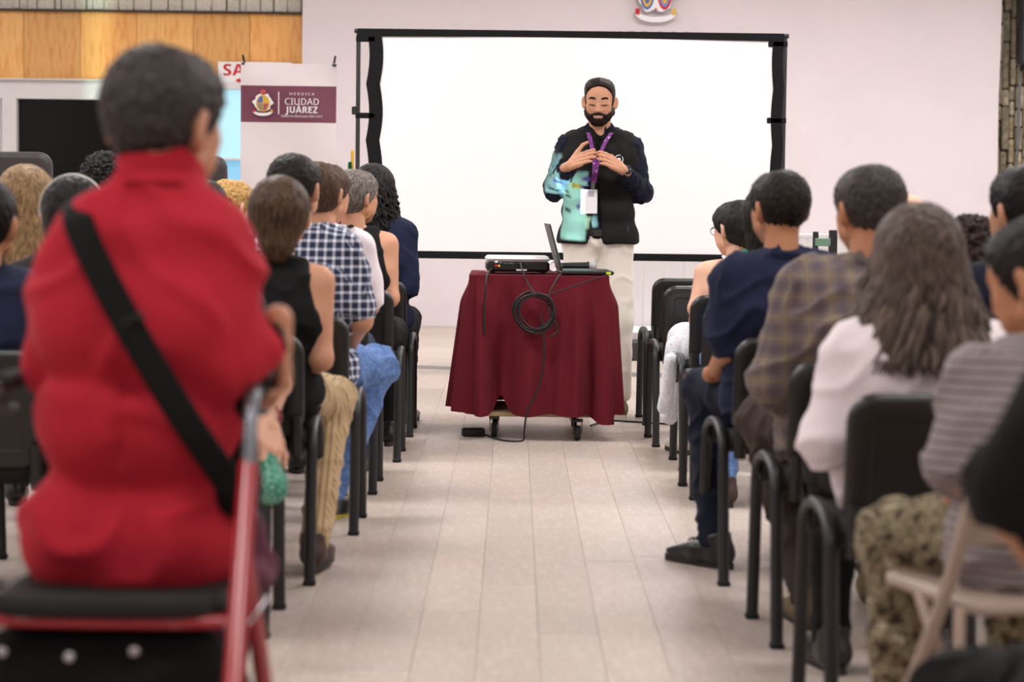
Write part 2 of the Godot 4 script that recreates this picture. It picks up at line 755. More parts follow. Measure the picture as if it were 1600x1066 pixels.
func room() -> void:
	var rng := RandomNumberGenerator.new()
	rng.seed = 4
	var fl := struct("floor", box_mesh(Vector3(0.5, -0.16, -8), Vector3(14, 0.3, 28), 0.0), M.floor_base, "pale grey-beige wood-look plank floor of the aisle")
	# planks one by one in the aisle, joined further out under the chairs
	var pm := box_mesh(Vector3.ZERO, Vector3(0.1592, 0.012, 0.9485), 0.0006)
	var rest: Array = [MB.new(), MB.new(), MB.new(), MB.new(), MB.new()]
	for i in range(-26, 30):
		var x := i * 0.16
		var off := rng.randf() * 0.95
		for k in 13:
			var z := -3.6 - k * 0.95 - off
			if z - 0.475 < -15.0 and z + 0.475 < -14.9:
				continue
			var q := rng.randi() % 5
			var lift := rng.randf() * 0.0006
			if x > -1.15 and x < 1.5 and z < -4.6:
				var o := obj("plank", pm, M["plank%d" % q], fl)
				o.position = Vector3(x, -0.0066 + lift, z)
			else:
				rest[q].rbox(Vector3(x, -0.0066 + lift, z), Vector3(0.1592, 0.012, 0.9485), 0.0)
	for q in 5:
		var o := obj("plank_field", rest[q].mesh(), M["plank%d" % q], fl)
		o.set_meta("kind", "stuff")
	var tm := box_mesh(Vector3.ZERO, Vector3(0.597, 0.012, 0.597), 0.0012)
	for i in range(-5, 9):
		for k in 8:
			var o := obj("tile", tm, M["tile%d" % (rng.randi() % 3)], fl)
			o.position = Vector3(i * 0.6, -0.0066, -15.75 - k * 0.6)
	obj("joint_strip", box_mesh(Vector3(0.3, -0.003, -15.2), Vector3(9.0, 0.01, 0.5), 0.001), M.tile1, fl)
	struct("ceiling", box_mesh(Vector3(0.5, 3.75, -8), Vector3(14, 0.3, 28), 0.0), M.ceiling, "white hall ceiling")
	struct("wall_left", box_mesh(Vector3(-6.4, 1.8, -8), Vector3(0.2, 3.62, 28), 0.0), M.white_wall)
	struct("wall_right", box_mesh(Vector3(7.4, 1.8, -8), Vector3(0.2, 3.62, 28), 0.0), M.white_wall)
	struct("wall_front", box_mesh(Vector3(0.5, 1.8, 5.9), Vector3(14, 3.62, 0.2), 0.0), M.white_wall)
	var wb := struct("wall_back", box_mesh(Vector3(0.5, 1.8, -20.45), Vector3(14, 3.62, 0.3), 0.0), M.white_wall, "end wall with wooden panelling, stone and a white canvas")
	# wooden panels over the doors, seams between them
	var x0 := -6.25
	for i in 9:
		var wd := 0.492
		if x0 + wd > -1.85:
			wd = -1.85 - x0
		var o := obj("panel", box_mesh(Vector3(x0 + wd / 2, 2.395, -20.24), Vector3(wd - 0.003, 0.585, 0.12), 0.002), M["wood%d" % (i % 3)], wb)
		o.set_meta("label", "honey-coloured veneer panel above the doors")
		x0 += wd
	obj("ledge", box_mesh(Vector3(-4.05, 2.695, -20.2), Vector3(4.4, 0.014, 0.2), 0.003), M.steel_dark, wb)
	# rough pale stone above the panels
	var xs := -6.2
	while xs < -1.86:
		var wd := rng.randf_range(0.05, 0.16)
		var o := obj("stone", box_mesh(Vector3(xs + wd / 2, 3.15, -20.25 + rng.randf_range(0.0, 0.03)), Vector3(wd - 0.006, 0.9, 0.12), 0.012, Basis(Vector3.BACK, rng.randf_range(-0.01, 0.01))), M.pale_stone, wb)
		xs += wd
	# split-face stone on the right
	xs = 4.12
	while xs < 6.4:
		var wd := rng.randf_range(0.045, 0.085)
		var y := 0.0
		while y < 3.55:
			var h := minf(rng.randf_range(0.12, 0.42), 3.58 - y)
			obj("stone", box_mesh(Vector3(xs + wd / 2, y + h / 2, -20.24 + rng.randf_range(-0.01, 0.05)), Vector3(wd - 0.007, h - 0.008, 0.13), 0.012, Basis(Vector3.BACK, rng.randf_range(-0.03, 0.03))), M["stone%d" % (rng.randi() % 3)], wb)
			y += h
		xs += wd
	# glazed double door under the panels
	var dr := Node3D.new()
	dr.name = "door_1"
	dr.set_meta("kind", "structure")
	dr.set_meta("label", "white aluminium glazed door with dark glass")
	add_child(dr)
	var f := MB.new()
	f.rbox(Vector3(-3.75, 2.01, -20.2), Vector3(1.5, 0.165, 0.14), 0.006)
	f.rbox(Vector3(-4.4, 0.97, -20.2), Vector3(0.13, 1.94, 0.14), 0.006)
	f.rbox(Vector3(-3.06, 0.97, -20.2), Vector3(0.13, 1.94, 0.14), 0.006)
	f.rbox(Vector3(-3.72, 0.06, -20.2), Vector3(1.24, 0.12, 0.14), 0.006)
	f.rbox(Vector3(-3.75, 2.095, -20.17), Vector3(1.56, 0.014, 0.2), 0.003)
	obj("frame", f.mesh(), M.white_metal, dr)
	obj("pane", box_mesh(Vector3(-3.72, 1.02, -20.22), Vector3(1.21, 1.82, 0.02), 0.0), M.black_glass, dr, "black unlit glass")
	obj("handle", tube_mesh([Vector3(-3.2, 0.95, -20.1), Vector3(-3.2, 1.15, -20.1)], 0.014, 10), M.chrome, dr)
	var wn := Node3D.new()
	wn.name = "window_1"
	wn.set_meta("kind", "structure")
	wn.set_meta("label", "bright daylight window with a pale blue view")
	add_child(wn)
	f = MB.new()
	f.rbox(Vector3(-2.4, 2.06, -20.2), Vector3(1.14, 0.06, 0.14), 0.006)
	f.rbox(Vector3(-2.4, 0.74, -20.2), Vector3(1.14, 0.06, 0.14), 0.006)
	f.rbox(Vector3(-2.95, 1.4, -20.2), Vector3(0.05, 1.3, 0.14), 0.006)
	f.rbox(Vector3(-1.87, 1.4, -20.2), Vector3(0.05, 1.3, 0.14), 0.006)
	f.rbox(Vector3(-2.4, 1.425, -20.19), Vector3(1.1, 0.02, 0.1), 0.004)
	obj("frame", f.mesh(), M.white_metal, wn)
	obj("pane", box_mesh(Vector3(-2.4, 1.735, -20.24), Vector3(1.03, 0.6, 0.02), 0.0), M.daylight, wn)
	obj("pane", box_mesh(Vector3(-2.4, 1.095, -20.24), Vector3(1.03, 0.64, 0.02), 0.0), M.daylight_low, wn)
	var dl := AreaLight3D.new()
	dl.name = "daylight"
	wn.add_child(dl)
	dl.position = Vector3(-2.4, 1.4, -20.08)
	dl.rotation_degrees.y = 180
	dl.area_size = Vector2(1.0, 1.25)
	dl.light_color = Color(0.75, 0.93, 1.0)
	dl.light_energy = 0.5
	dl.area_range = 30.0
	dl.area_attenuation = 2.0
	dl.shadow_enabled = true
	# low dark platform with white boarding on the right
	var pl := thing("platform", "low platform with a dark speckled front at the foot of the white boarding", "platform", Vector3(2.9, 0, -17.0))
	obj("riser", box_mesh(Vector3(0, 0.065, 0.5), Vector3(4.2, 0.13, 0.8), 0.006), M.terrazzo, pl)
	obj("cap", box_mesh(Vector3(0, 0.165, 0.42), Vector3(4.2, 0.07, 0.7), 0.01), M.white_metal, pl)
	var bd := thing("boarding", "white upright boards standing on the low speckled platform", "panelling", Vector3(2.9, 0.2, -16.9))
	var bm := box_mesh(Vector3(0, 0.33, 0), Vector3(0.146, 0.66, 0.02), 0.003)
	for i in 28:
		var o := obj("board", bm, M.white_metal, bd)
		o.position = Vector3(-2.02 + i * 0.15, 0, 0)
	obj("top_rail", box_mesh(Vector3(0, 0.675, 0), Vector3(4.22, 0.03, 0.04), 0.004), M.white_metal, bd)
	var st := thing("cable_cover", "narrow grey cable cover lying across the floor behind the cart", "cable cover", Vector3(0.16, 0.0, -14.93), -0.27)
	var cc := MB.new()
	cc.plate(PackedVector2Array([Vector2(-0.05, 0), Vector2(0.05, 0), Vector2(0.028, 0.022), Vector2(-0.028, 0.022)]), -1.6, 3.2, Transform3D(Basis(Vector3.UP, PI / 2), Vector3.ZERO))
	obj("body", cc.mesh(), mat(rgb8(150, 144, 144), 0.5), st)


func backdrop_and_banner() -> void:
	var bd := thing("backdrop", "wide white canvas backdrop with a city crest hung on the end wall", "backdrop", Vector3(1.17, 0.0, -20.0))
	var fn := FastNoiseLite.new()
	fn.seed = 3
	fn.frequency = 1.1
	var b := MB.new()
	b.sheet(70, 44, func(u, w): return Vector3((u - 0.5) * 6.02, w * 3.45, fn.get_noise_2d(u * 3.0 + w * 1.6, w * 1.3 - u) * 0.05 + 0.006 * sin(u * 40.0 + w * 9.0)))
	obj("canvas", b.mesh(), M.canvas, bd)
	b = MB.new()
	b.rbox(Vector3(0, 3.47, 0), Vector3(6.1, 0.04, 0.04), 0.01)
	obj("batten", b.mesh(), M.white_metal, bd)
	# printed crest: two oval fields in a white mantle, a scroll below
	var cr := Node3D.new()
	cr.name = "crest"
	cr.position = Vector3(0.03, 2.86, 0.07)
	cr.set_meta("label", "printed city crest with two ovals and a white scroll")
	bd.add_child(cr)
	crest(cr, 0.21, false)
	letters("lettering", "H E R O I C A", 0.125, Vector3(0.05, 2.515, 0.07), M.grey_line, bd, false, 1.15)
	# X-stand banner
	var bn := thing("banner", "tall printed banner with a wine-red city government heading", "banner", Vector3(-1.663, 0, -17.0))
	var sh := MB.new()
	var drape := func(u, w): return Vector3((u - 0.5) * 0.70, 0.28 + w * 1.81, 0.008 * sin(u * 9.0 + w * 2.0) + 0.006 * sin(w * 14.0 + u * 5.0) * (0.3 + w))
	sh.sheet(24, 40, drape)
	sh.sheet(24, 40, func(u, w): return drape.call(u, w) - Vector3(0, 0, 0.002), true)
	obj("panel", sh.mesh(), mat(rgb8(236, 228, 231), 0.55), bn)
	sh = MB.new()
	sh.sheet(24, 10, func(u, w): return drape.call(u, 0.762 + w * 0.148) + Vector3(0, 0, 0.0016))
	obj("heading", sh.mesh(), M.wine_print, bn, "wine-red printed heading")
	var ec := Node3D.new()
	ec.name = "crest"
	ec.position = Vector3(-0.185, 1.795, 0.024)
	bn.add_child(ec)
	crest(ec, 0.085, true)
	obj("rule", box_mesh(Vector3(-0.07, 1.80, 0.02), Vector3(0.007, 0.165, 0.002), 0.0), M.paper, bn)
	letters("lettering", "H E R O I C A", 0.026, Vector3(0.10, 1.868, 0.02), M.paper, bn, false, 1.25)
	letters("lettering", "CIUDAD", 0.066, Vector3(0.10, 1.812, 0.02), M.paper, bn, false, 1.08)
	letters("lettering", "JUÁREZ", 0.066, Vector3(0.10, 1.752, 0.02), M.paper, bn, true, 1.03)
	letters("lettering", "Gobierno Municipal 2024-2027", 0.022, Vector3(0.10, 1.706, 0.02), M.paper, bn)
	for s in [-1, 1]:
		obj("arm", tube_mesh([Vector3(s * 0.34, 2.15, -0.02), Vector3(s * 0.32, 2.05, -0.05), Vector3(0, 0.95, -0.09), Vector3(-s * 0.32, 0.3, -0.05)], 0.008, 8), M.black, bn)
		obj("clip", box_mesh(Vector3(s * 0.335, 2.083, 0.0), Vector3(0.03, 0.022, 0.03), 0.005), M.black, bn)
		obj("foot", tube_mesh([Vector3(0, 0.95, -0.09), Vector3(s * 0.3, 0.012, 0.25)], 0.009, 8), M.black, bn)
	obj("foot", tube_mesh([Vector3(0, 0.95, -0.09), Vector3(0, 0.012, -0.45)], 0.009, 8), M.black, bn)
	# exit sign, half behind the banner
	var sg := thing("exit_sign", "white sign with red letters and an arrow on the wooden panelling", "sign", Vector3(-2.265, 2.17, -20.145))
	obj("plate", box_mesh(Vector3.ZERO, Vector3(0.64, 0.20, 0.012), 0.002), M.paper, sg)
	letters("lettering", "SALIDA", 0.135, Vector3(0.0, 0.028, 0.008), M.red_print, sg, true, 1.2)
	b = MB.new()
	b.plate(PackedVector2Array([Vector2(-0.17, -0.062), Vector2(-0.13, -0.038), Vector2(-0.13, -0.05), Vector2(0.0, -0.05), Vector2(0.0, -0.074), Vector2(-0.13, -0.074), Vector2(-0.13, -0.086)]), 0.006, 0.002)
	obj("arrow", b.mesh(), M.red_print, sg)


func ellipse(cx: float, cy: float, rx: float, ry: float, a0 := 0.0, a1 := TAU, n := 28) -> PackedVector2Array:
	var p := PackedVector2Array()
	for i in n:
		var a := a0 + (a1 - a0) * i / (n - (0 if a1 - a0 > 6.2 else 1))
		p.append(Vector2(cx + cos(a) * rx, cy + sin(a) * ry))
	return p


func crest(at: Node3D, r: float, small: bool) -> void:  # r: half height
	var add := func(poly: PackedVector2Array, layer: int, m: Material, called: String):
		var b := MB.new()
		for i in poly.size():
			poly[i] *= r
		b.plate(poly, layer * 0.0014, 0.0012)
		obj(called, b.mesh(), m, at)
	# mantle outline
	var man := PackedVector2Array()
	for i in 40:
		var a := TAU * i / 40.0
		var q := 1.0 + 0.09 * cos(a * 6.0) + 0.06 * cos(a * 10.0 + 1.0)
		man.append(Vector2(cos(a) * 0.82 * q, sin(a) * 0.72 * q + 0.1))
	var big := man.duplicate()
	for i in big.size():
		big[i] *= 1.035
	add.call(big, 0, M.grey_line, "outline")
	add.call(man, 1, M.paper, "mantle")
	if small:
		add.call(ellipse(0, 0.02, 0.58, 0.72), 2, M.gold, "field")
		add.call(PackedVector2Array([Vector2(-0.5, 0.08), Vector2(-0.03, 0.08), Vector2(-0.03, 0.66), Vector2(-0.3, 0.55)]), 3, M.blue_print, "quarter")
		add.call(PackedVector2Array([Vector2(-0.5, 0.0), Vector2(-0.03, 0.0), Vector2(-0.03, -0.62), Vector2(-0.3, -0.5)]), 3, mat(rgb8(150, 142, 120), 0.6), "quarter")
		add.call(PackedVector2Array([Vector2(0.5, 0.0), Vector2(0.03, 0.0), Vector2(0.03, -0.62), Vector2(0.3, -0.5)]), 3, mat(rgb8(170, 90, 100), 0.6), "quarter")
		add.call(ellipse(0, 1.02, 0.24, 0.2), 2, mat(rgb8(200, 80, 70), 0.6), "crown")
	else:
		for s in [-1, 1]:
			add.call(ellipse(s * 0.36, 0.12, 0.3, 0.66), 2, [M.blue_print, M.red_print][int(s > 0)], "oval")
			add.call(ellipse(s * 0.36, 0.12, 0.22, 0.55), 3, [M.gold, mat(rgb8(120, 140, 196), 0.6)][int(s > 0)], "field")
			add.call(ellipse(s * 0.36, -0.08, 0.1, 0.22), 4, [M.blue_print, M.gold][int(s > 0)], "charge")
		add.call(PackedVector2Array([Vector2(-0.05, -0.52), Vector2(0, -0.46), Vector2(0.05, -0.52), Vector2(0, -0.58)]), 3, M.red_print, "star")
	# scroll
	for s in [0, 1]:
		var sc := PackedVector2Array()
		var g := 0.03 if s == 0 else 0.0
		for i in 13:
			var a := PI + PI * i / 12.0
			sc.append(Vector2(cos(a) * (0.86 + g), -0.66 + sin(a) * (0.4 + g)))
		for i in 13:
			var a := TAU - PI * i / 12.0
			sc.append(Vector2(cos(a) * (0.7 - g), -0.62 + sin(a) * (0.2 - g)))
		add.call(sc, 4 + s, [M.grey_line, M.paper][s], ["outline", "scroll"][s])
	for s in [-1, 1]:
		add.call(PackedVector2Array([Vector2(s * 0.64, -0.5), Vector2(s * 0.84, -0.5), Vector2(s * 0.84, -0.72), Vector2(s * 0.68, -0.78)]), 6, [M.red_print, M.gold][int(s > 0)], "scroll_end")


func screen() -> void:
	var t := thing("projection_screen", "large white projection screen with black webbing border on a folding frame", "projection screen", Vector3(0.345, 0, -14.3))
	var f := MB.new()
	f.sheet(30, 20, func(u, w): return Vector3(lerpf(-1.22, 1.27, u), lerpf(0.79, 2.12, w), 0.004 * sin(u * 7.0 + w * 4.0)))
	f.sheet(30, 20, func(u, w): return Vector3(lerpf(-1.22, 1.27, u), lerpf(0.79, 2.12, w), -0.003 + 0.004 * sin(u * 7.0 + w * 4.0)), true)
	obj("fabric", f.mesh(), mat(rgb8(246, 244, 245), 0.85), t)
	# border strips
	f = MB.new()
	f.sheet(40, 2, func(u, w): return Vector3(lerpf(-1.32, 1.31, u), lerpf(2.115 + 0.008 * sin(u * PI), 2.165, w), 0.004))
	obj("top_border", f.mesh(), M.webbing, t)
	f = MB.new()
	f.sheet(40, 2, func(u, w): return Vector3(lerpf(-1.28, 1.3, u), lerpf(0.752, 0.798, w), 0.004))
	obj("bottom_border", f.mesh(), M.webbing, t)
	for s in [-1, 1]:
		f = MB.new()
		var wave := func(w): return 0.022 * absf(sin(w * PI * 4.0 - 0.2)) - 0.006
		f.sheet(2, 60, func(u, w): return Vector3((-1.26 + wave.call(w) * 0.9 + u * 0.085) if s < 0 else (1.245 - wave.call(w) * 0.5 + u * 0.066), lerpf(0.76, 2.15, w), 0.006))
		obj("side_border", f.mesh(), M.webbing, t)
		var px := -1.315 if s < 0 else 1.318
		obj("pole", tube_mesh([Vector3(px, 0.02, -0.01), Vector3(px, 2.14, -0.01)], 0.014, 10), mat(rgb8(60, 58, 60), 0.4, 0.5), t)
		for y in [0.79, 1.22, 1.63, 2.10]:
			obj("strap", box_mesh(Vector3(px - s * 0.045, y, 0.0), Vector3(0.12, 0.035, 0.012), 0.004), M.webbing, t)
		obj("latch", box_mesh(Vector3(px + s * 0.02, 1.2 if s > 0 else 1.66, 0.0), Vector3(0.035, 0.05, 0.03), 0.006), M.black, t)
		obj("foot", tube_mesh([Vector3(px, 0.02, -0.12), Vector3(px, 0.02, 0.4)], 0.018, 10), M.black, t)
		obj("brace", tube_mesh([Vector3(px, 0.02, 0.36), Vector3(px, 0.6, -0.01)], 0.01, 8), M.black, t)
	obj("bottom_bar", tube_mesh([Vector3(-1.31, 0.768, -0.012), Vector3(1.31, 0.768, -0.012)], 0.014, 10), M.black, t)
	obj("top_bar", tube_mesh([Vector3(-1.34, 2.15, -0.012), Vector3(1.34, 2.15, -0.012)], 0.014, 10), M.black, t)


# ---------------------------------------------------------------- cart and what lies on it
func rect_loop(s: float, a: float, b: float, r: float) -> Array:  # s in 0..1 round a rounded rectangle from its front-left corner along the front; [point, outward]
	var lx := 2.0 * (a - r)
	var lz := 2.0 * (b - r)
	var q := PI * r * 0.5
	var total := 2.0 * (lx + lz) + 4.0 * q
	var d := fposmod(s, 1.0) * total
	var corners := [Vector2(a - r, b - r), Vector2(a - r, -b + r), Vector2(-a + r, -b + r), Vector2(-a + r, b - r)]
	var starts := [Vector2(-a + r, b), Vector2(a, b - r), Vector2(a - r, -b), Vector2(-a, -b + r)]
	var dirs := [Vector2(1, 0), Vector2(0, -1), Vector2(-1, 0), Vector2(0, 1)]
	var outs := [Vector2(0, 1), Vector2(1, 0), Vector2(0, -1), Vector2(-1, 0)]
	for i in 4:
		var l := lx if i % 2 == 0 else lz
		if d < l:
			return [starts[i] + dirs[i] * d, outs[i]]
		d -= l
		if d < q:
			var ang := d / r
			var o: Vector2 = outs[i] * cos(ang) + outs[(i + 1) % 4] * sin(ang)
			return [corners[i] + o * r, o]
		d -= q
	return [starts[0], outs[0]]


func cart() -> void:
	var at := Vector3(0.125, 0, -11.2)
	var t := thing("cart", "wooden-shelved trolley on castors under the wine-red cloth", "cart", at)
	obj("top", box_mesh(Vector3(0, 0.76, 0), Vector3(0.64, 0.02, 0.66), 0.004), M.plywood, t)
	obj("shelf", box_mesh(Vector3(0, 0.115, 0), Vector3(0.6, 0.022, 0.6), 0.004), M.plywood, t)
	for sx in [-1, 1]:
		for sz in [-1, 1]:
			obj("post", box_mesh(Vector3(sx * 0.29, 0.44, sz * 0.29), Vector3(0.035, 0.63, 0.035), 0.004), M.steel_dark, t)
			var c := Node3D.new()
			c.name = "castor"
			t.add_child(c, true)
			c.position = Vector3(-0.205 if sx < 0 else 0.19, 0, 0.27 + (0.08 if sx > 0 else -0.02) if sz > 0 else -0.27)
			var w := MB.new()
			w.lathe([Vector2(0.004, -0.014), Vector2(0.03, -0.014), Vector2(0.036, -0.008), Vector2(0.036, 0.008), Vector2(0.03, 0.014), Vector2(0.004, 0.014)], 20, Vector3(0, 0.036, 0.0), Basis(Vector3.BACK, PI / 2))
			obj("wheel", w.mesh(), M.rubber, c)
			var fk := MB.new()
			for s in [-1, 1]:
				fk.rbox(Vector3(s * 0.02, 0.062, 0.008), Vector3(0.004, 0.062, 0.034), 0.001)
			fk.rbox(Vector3(0, 0.095, 0.0), Vector3(0.05, 0.012, 0.05), 0.003)
			obj("fork", fk.mesh(), M.steel_dark, c)
	# the cloth
	var cl := thing("tablecloth", "wine-red pleated cloth draped over the projector cart", "tablecloth", at)
	var drape := func(u, w):
		var pr: Array = rect_loop(u, 0.327, 0.345, 0.03)
		var p: Vector2 = pr[0]
		var o: Vector2 = pr[1]
		var e: float = smoothstep(0.0, 0.22, w) * 1.25
		var s: float = u * 2.6
		var pl: float = 0.021 * sin(s * 31.0 + 0.6 * sin(s * 9.0)) + 0.013 * sin(s * 19.0 + 1.3) + 0.008 * sin(s * 57.0 + 2.0 * sin(s * 13.0))
		var out: float = (pl + 0.012) * e * (0.55 + 0.6 * w) + (0.05 if o.x < 0.5 else 0.05 - 0.042 * smoothstep(0.5, 1.0, o.x)) * w + 0.004
		if o.y > 0.7:
			out += -0.075 * smoothstep(0.3, 0.85, w) * exp(-pow((p.x + 0.205) / 0.03, 2.0)) - 0.055 * smoothstep(0.1, 0.7, w) * exp(-pow((p.x - 0.245) / 0.024, 2.0)) + 0.028 * w * exp(-pow((p.x - 0.31) / 0.04, 2.0))
		var hem := 0.122
		if o.y > 0.5:
			hem += 0.085 * exp(-pow((p.x + 0.175) / 0.03, 2.0)) - 0.045 * exp(-pow((p.x - 0.30) / 0.05, 2.0)) + 0.006 * sin(p.x * 30.0)
		if o.x < -0.7:
			hem += 0.004
		var y: float = lerpf(0.778 - 0.012 * (1.0 - exp(-w * 30.0)), hem, w)
		return Vector3(p.x + o.x * out, y, p.y + o.y * out)
	var b := MB.new()
	b.sheet(300, 34, func(u, w): return drape.call(u, 1.0 - w), false, true)
	obj("skirt", b.mesh(), M.wine_cloth, cl)
	b = MB.new()
	b.sheet(120, 8, func(u, w): 
		var p: Vector3 = drape.call(u, 0.0)
		return Vector3(p.x * (1.0 - w * 0.999), 0.778 + 0.002 * sin(p.x * 40.0 * (1.0 - w)) * w * (1.0 - w), p.z * (1.0 - w * 0.999)), false, true)
	obj("top_cloth", b.mesh(), M.wine_cloth, cl)
	projector()
	# laptop, open, its screen turned away to the right
	var lp := thing("laptop", "open dark laptop standing on the wine-red cloth", "laptop", Vector3(0.345, 0.781, -11.08), 0.06)
	obj("base", box_mesh(Vector3(0, 0.010, 0), Vector3(0.25, 0.018, 0.35), 0.006), M.plastic, lp)
	obj("keyboard", box_mesh(Vector3(-0.03, 0.0196, 0), Vector3(0.12, 0.002, 0.30), 0.0008), mat(rgb8(70, 86, 84), 0.5), lp)
	obj("touchpad", box_mesh(Vector3(0.08, 0.0196, 0), Vector3(0.06, 0.0015, 0.1), 0.0005), mat(rgb8(58, 64, 64), 0.35), lp)
	var lid := obj("lid", box_mesh(Vector3(0, 0.115, 0), Vector3(0.007, 0.23, 0.34), 0.003), M.plastic, lp)
	lid.position = Vector3(-0.122, 0.018, 0)
	lid.rotation.z = 0.27
	obj("display", box_mesh(Vector3(0.0042, 0.118, 0), Vector3(0.001, 0.2, 0.32), 0.0), mat(rgb8(20, 40, 38), 0.2, 0.0, {"emission_enabled": true, "emission": rgb8(160, 225, 210), "emission_energy_multiplier": 0.7}), lid)
	obj("sticker", box_mesh(Vector3(0.098, 0.010, 0.1755), Vector3(0.022, 0.011, 0.0012), 0.0004), mat(rgb8(206, 226, 40), 0.5), lp, "small yellow-green tag")
	# microphone
	var mc := thing("microphone", "black handheld microphone with a silver ball grille lying behind the laptop", "microphone", Vector3(0.388, 0.808, -11.37))
	b = MB.new()
	b.lathe([Vector2(0.001, 0.0), Vector2(0.014, 0.0), Vector2(0.0155, 0.005), Vector2(0.021, 0.15), Vector2(0.023, 0.155), Vector2(0.001, 0.156)], 18, Vector3(-0.175, 0, 0), Basis(Vector3.BACK, -PI / 2))
	obj("handle", b.mesh(), M.plastic, mc)
	b = MB.new()
	b.ball(Vector3(0, 0.0, 0), Vector3(0.027, 0.026, 0.026), 20)
	obj("grille", b.mesh(), mat(rgb8(176, 176, 180), 0.55, 0.7, {"heightmap_enabled": true, "heightmap_texture": noise_tex(0.4, 9, [], 128, FastNoiseLite.TYPE_CELLULAR, 1), "heightmap_scale": 0.3, "uv1_triplanar": true, "uv1_scale": Vector3(10, 10, 10)}), mc)
	obj("ring", tube_mesh([Vector3(-0.022, 0, 0), Vector3(-0.012, 0, 0)], 0.0245, 18), M.plastic, mc)
	var tr := thing("adhesive_tape", "small roll of white tape between the projector and laptop", "tape", Vector3(0.195, 0.7805, -11.33))
	b = MB.new()
	b.lathe([Vector2(0.02, -0.012), Vector2(0.028, -0.012), Vector2(0.028, 0.012), Vector2(0.02, 0.012), Vector2(0.02, -0.012)], 20, Vector3(0, 0.028, 0), Basis(Vector3.UP, 0.5) * Basis(Vector3.RIGHT, PI / 2))
	obj("roll", b.mesh(), M.paper, tr)
	# cables
	var zf := -10.775
	cable("video_cable", "black video cable coiled against the front of the wine-red cloth", [Vector3(0.035, 0.836, -10.975), Vector3(0.045, 0.80, -10.90), Vector3(0.07, 0.745, -10.82), Vector3(0.10, 0.70, zf)], 0.0045, true)
	cable("laptop_cable", "thin black cable running from the laptop tag to the coil", [Vector3(0.44, 0.782, -10.885), Vector3(0.38, 0.765, -10.83), Vector3(0.28, 0.73, -10.80), Vector3(0.18, 0.695, zf), Vector3(0.14, 0.68, zf)], 0.003)
	cable("charging_lead", "thin black lead hanging from the laptop past the coil to a plug", [Vector3(0.225, 0.785, -10.89), Vector3(0.205, 0.76, -10.82), Vector3(0.175, 0.70, zf), Vector3(0.165, 0.62, -10.77), Vector3(0.205, 0.555, -10.765), Vector3(0.208, 0.515, -10.765), Vector3(0.175, 0.495, -10.765)], 0.004)
	cable("extension_cable", "black mains cable hanging down the cloth to the floor", [Vector3(0.13, 0.60, -10.765), Vector3(0.145, 0.52, -10.76), Vector3(0.15, 0.40, -10.755), Vector3(0.13, 0.27, -10.75), Vector3(0.075, 0.14, -10.74), Vector3(0.062, 0.05, -10.74), Vector3(0.055, 0.006, -10.76), Vector3(-0.02, 0.006, -10.74), Vector3(-0.08, 0.006, -10.86), Vector3(-0.12, 0.01, -10.95), Vector3(-0.17, 0.03, -10.9)], 0.0045)
	cable("side_cable", "black cable hanging from the projector into the fold of the cloth", [Vector3(-0.1, 0.80, -10.97), Vector3(-0.115, 0.79, -10.88), Vector3(-0.125, 0.75, -10.80), Vector3(-0.132, 0.62, -10.79), Vector3(-0.13, 0.5, -10.785)], 0.005)
	cable("floor_cable", "thin grey cable lying across the floor from the cart to the empty chairs", [Vector3(0.40, 0.006, -11.5), Vector3(0.5, 0.006, -11.75), Vector3(0.62, 0.006, -11.72), Vector3(0.9, 0.006, -11.6), Vector3(1.3, 0.006, -11.75)], 0.005)
	var pb := thing("power_strip", "black power strip on the floor beneath the cloth edge", "power strip", Vector3(-0.18, 0.0, -10.98), 0.1)
	obj("body", box_mesh(Vector3(0, 0.02, 0), Vector3(0.11, 0.04, 0.05), 0.006), M.black, pb)


func cable(called: String, label: String, pts: Array, r: float, coil := false) -> void:
	var path := curve(pts, 8)
	if coil:
		var c := Vector3(0.105, 0.61, -10.768)
		for i in 5 * 26:
			var a := PI * 0.5 - TAU * i / 26.0
			var q := 0.088 + 0.012 * sin(i * 0.11) + 0.004 * sin(i * 0.7)
			path.append(c + Vector3(cos(a) * q + 0.008 * sin(i * 0.05), sin(a) * q * 0.98, 0.012 * sin(i * 0.048)))
	var o := obj(called, tube_mesh(path, r, 7), M.black)
	meta(o, label, "cable")


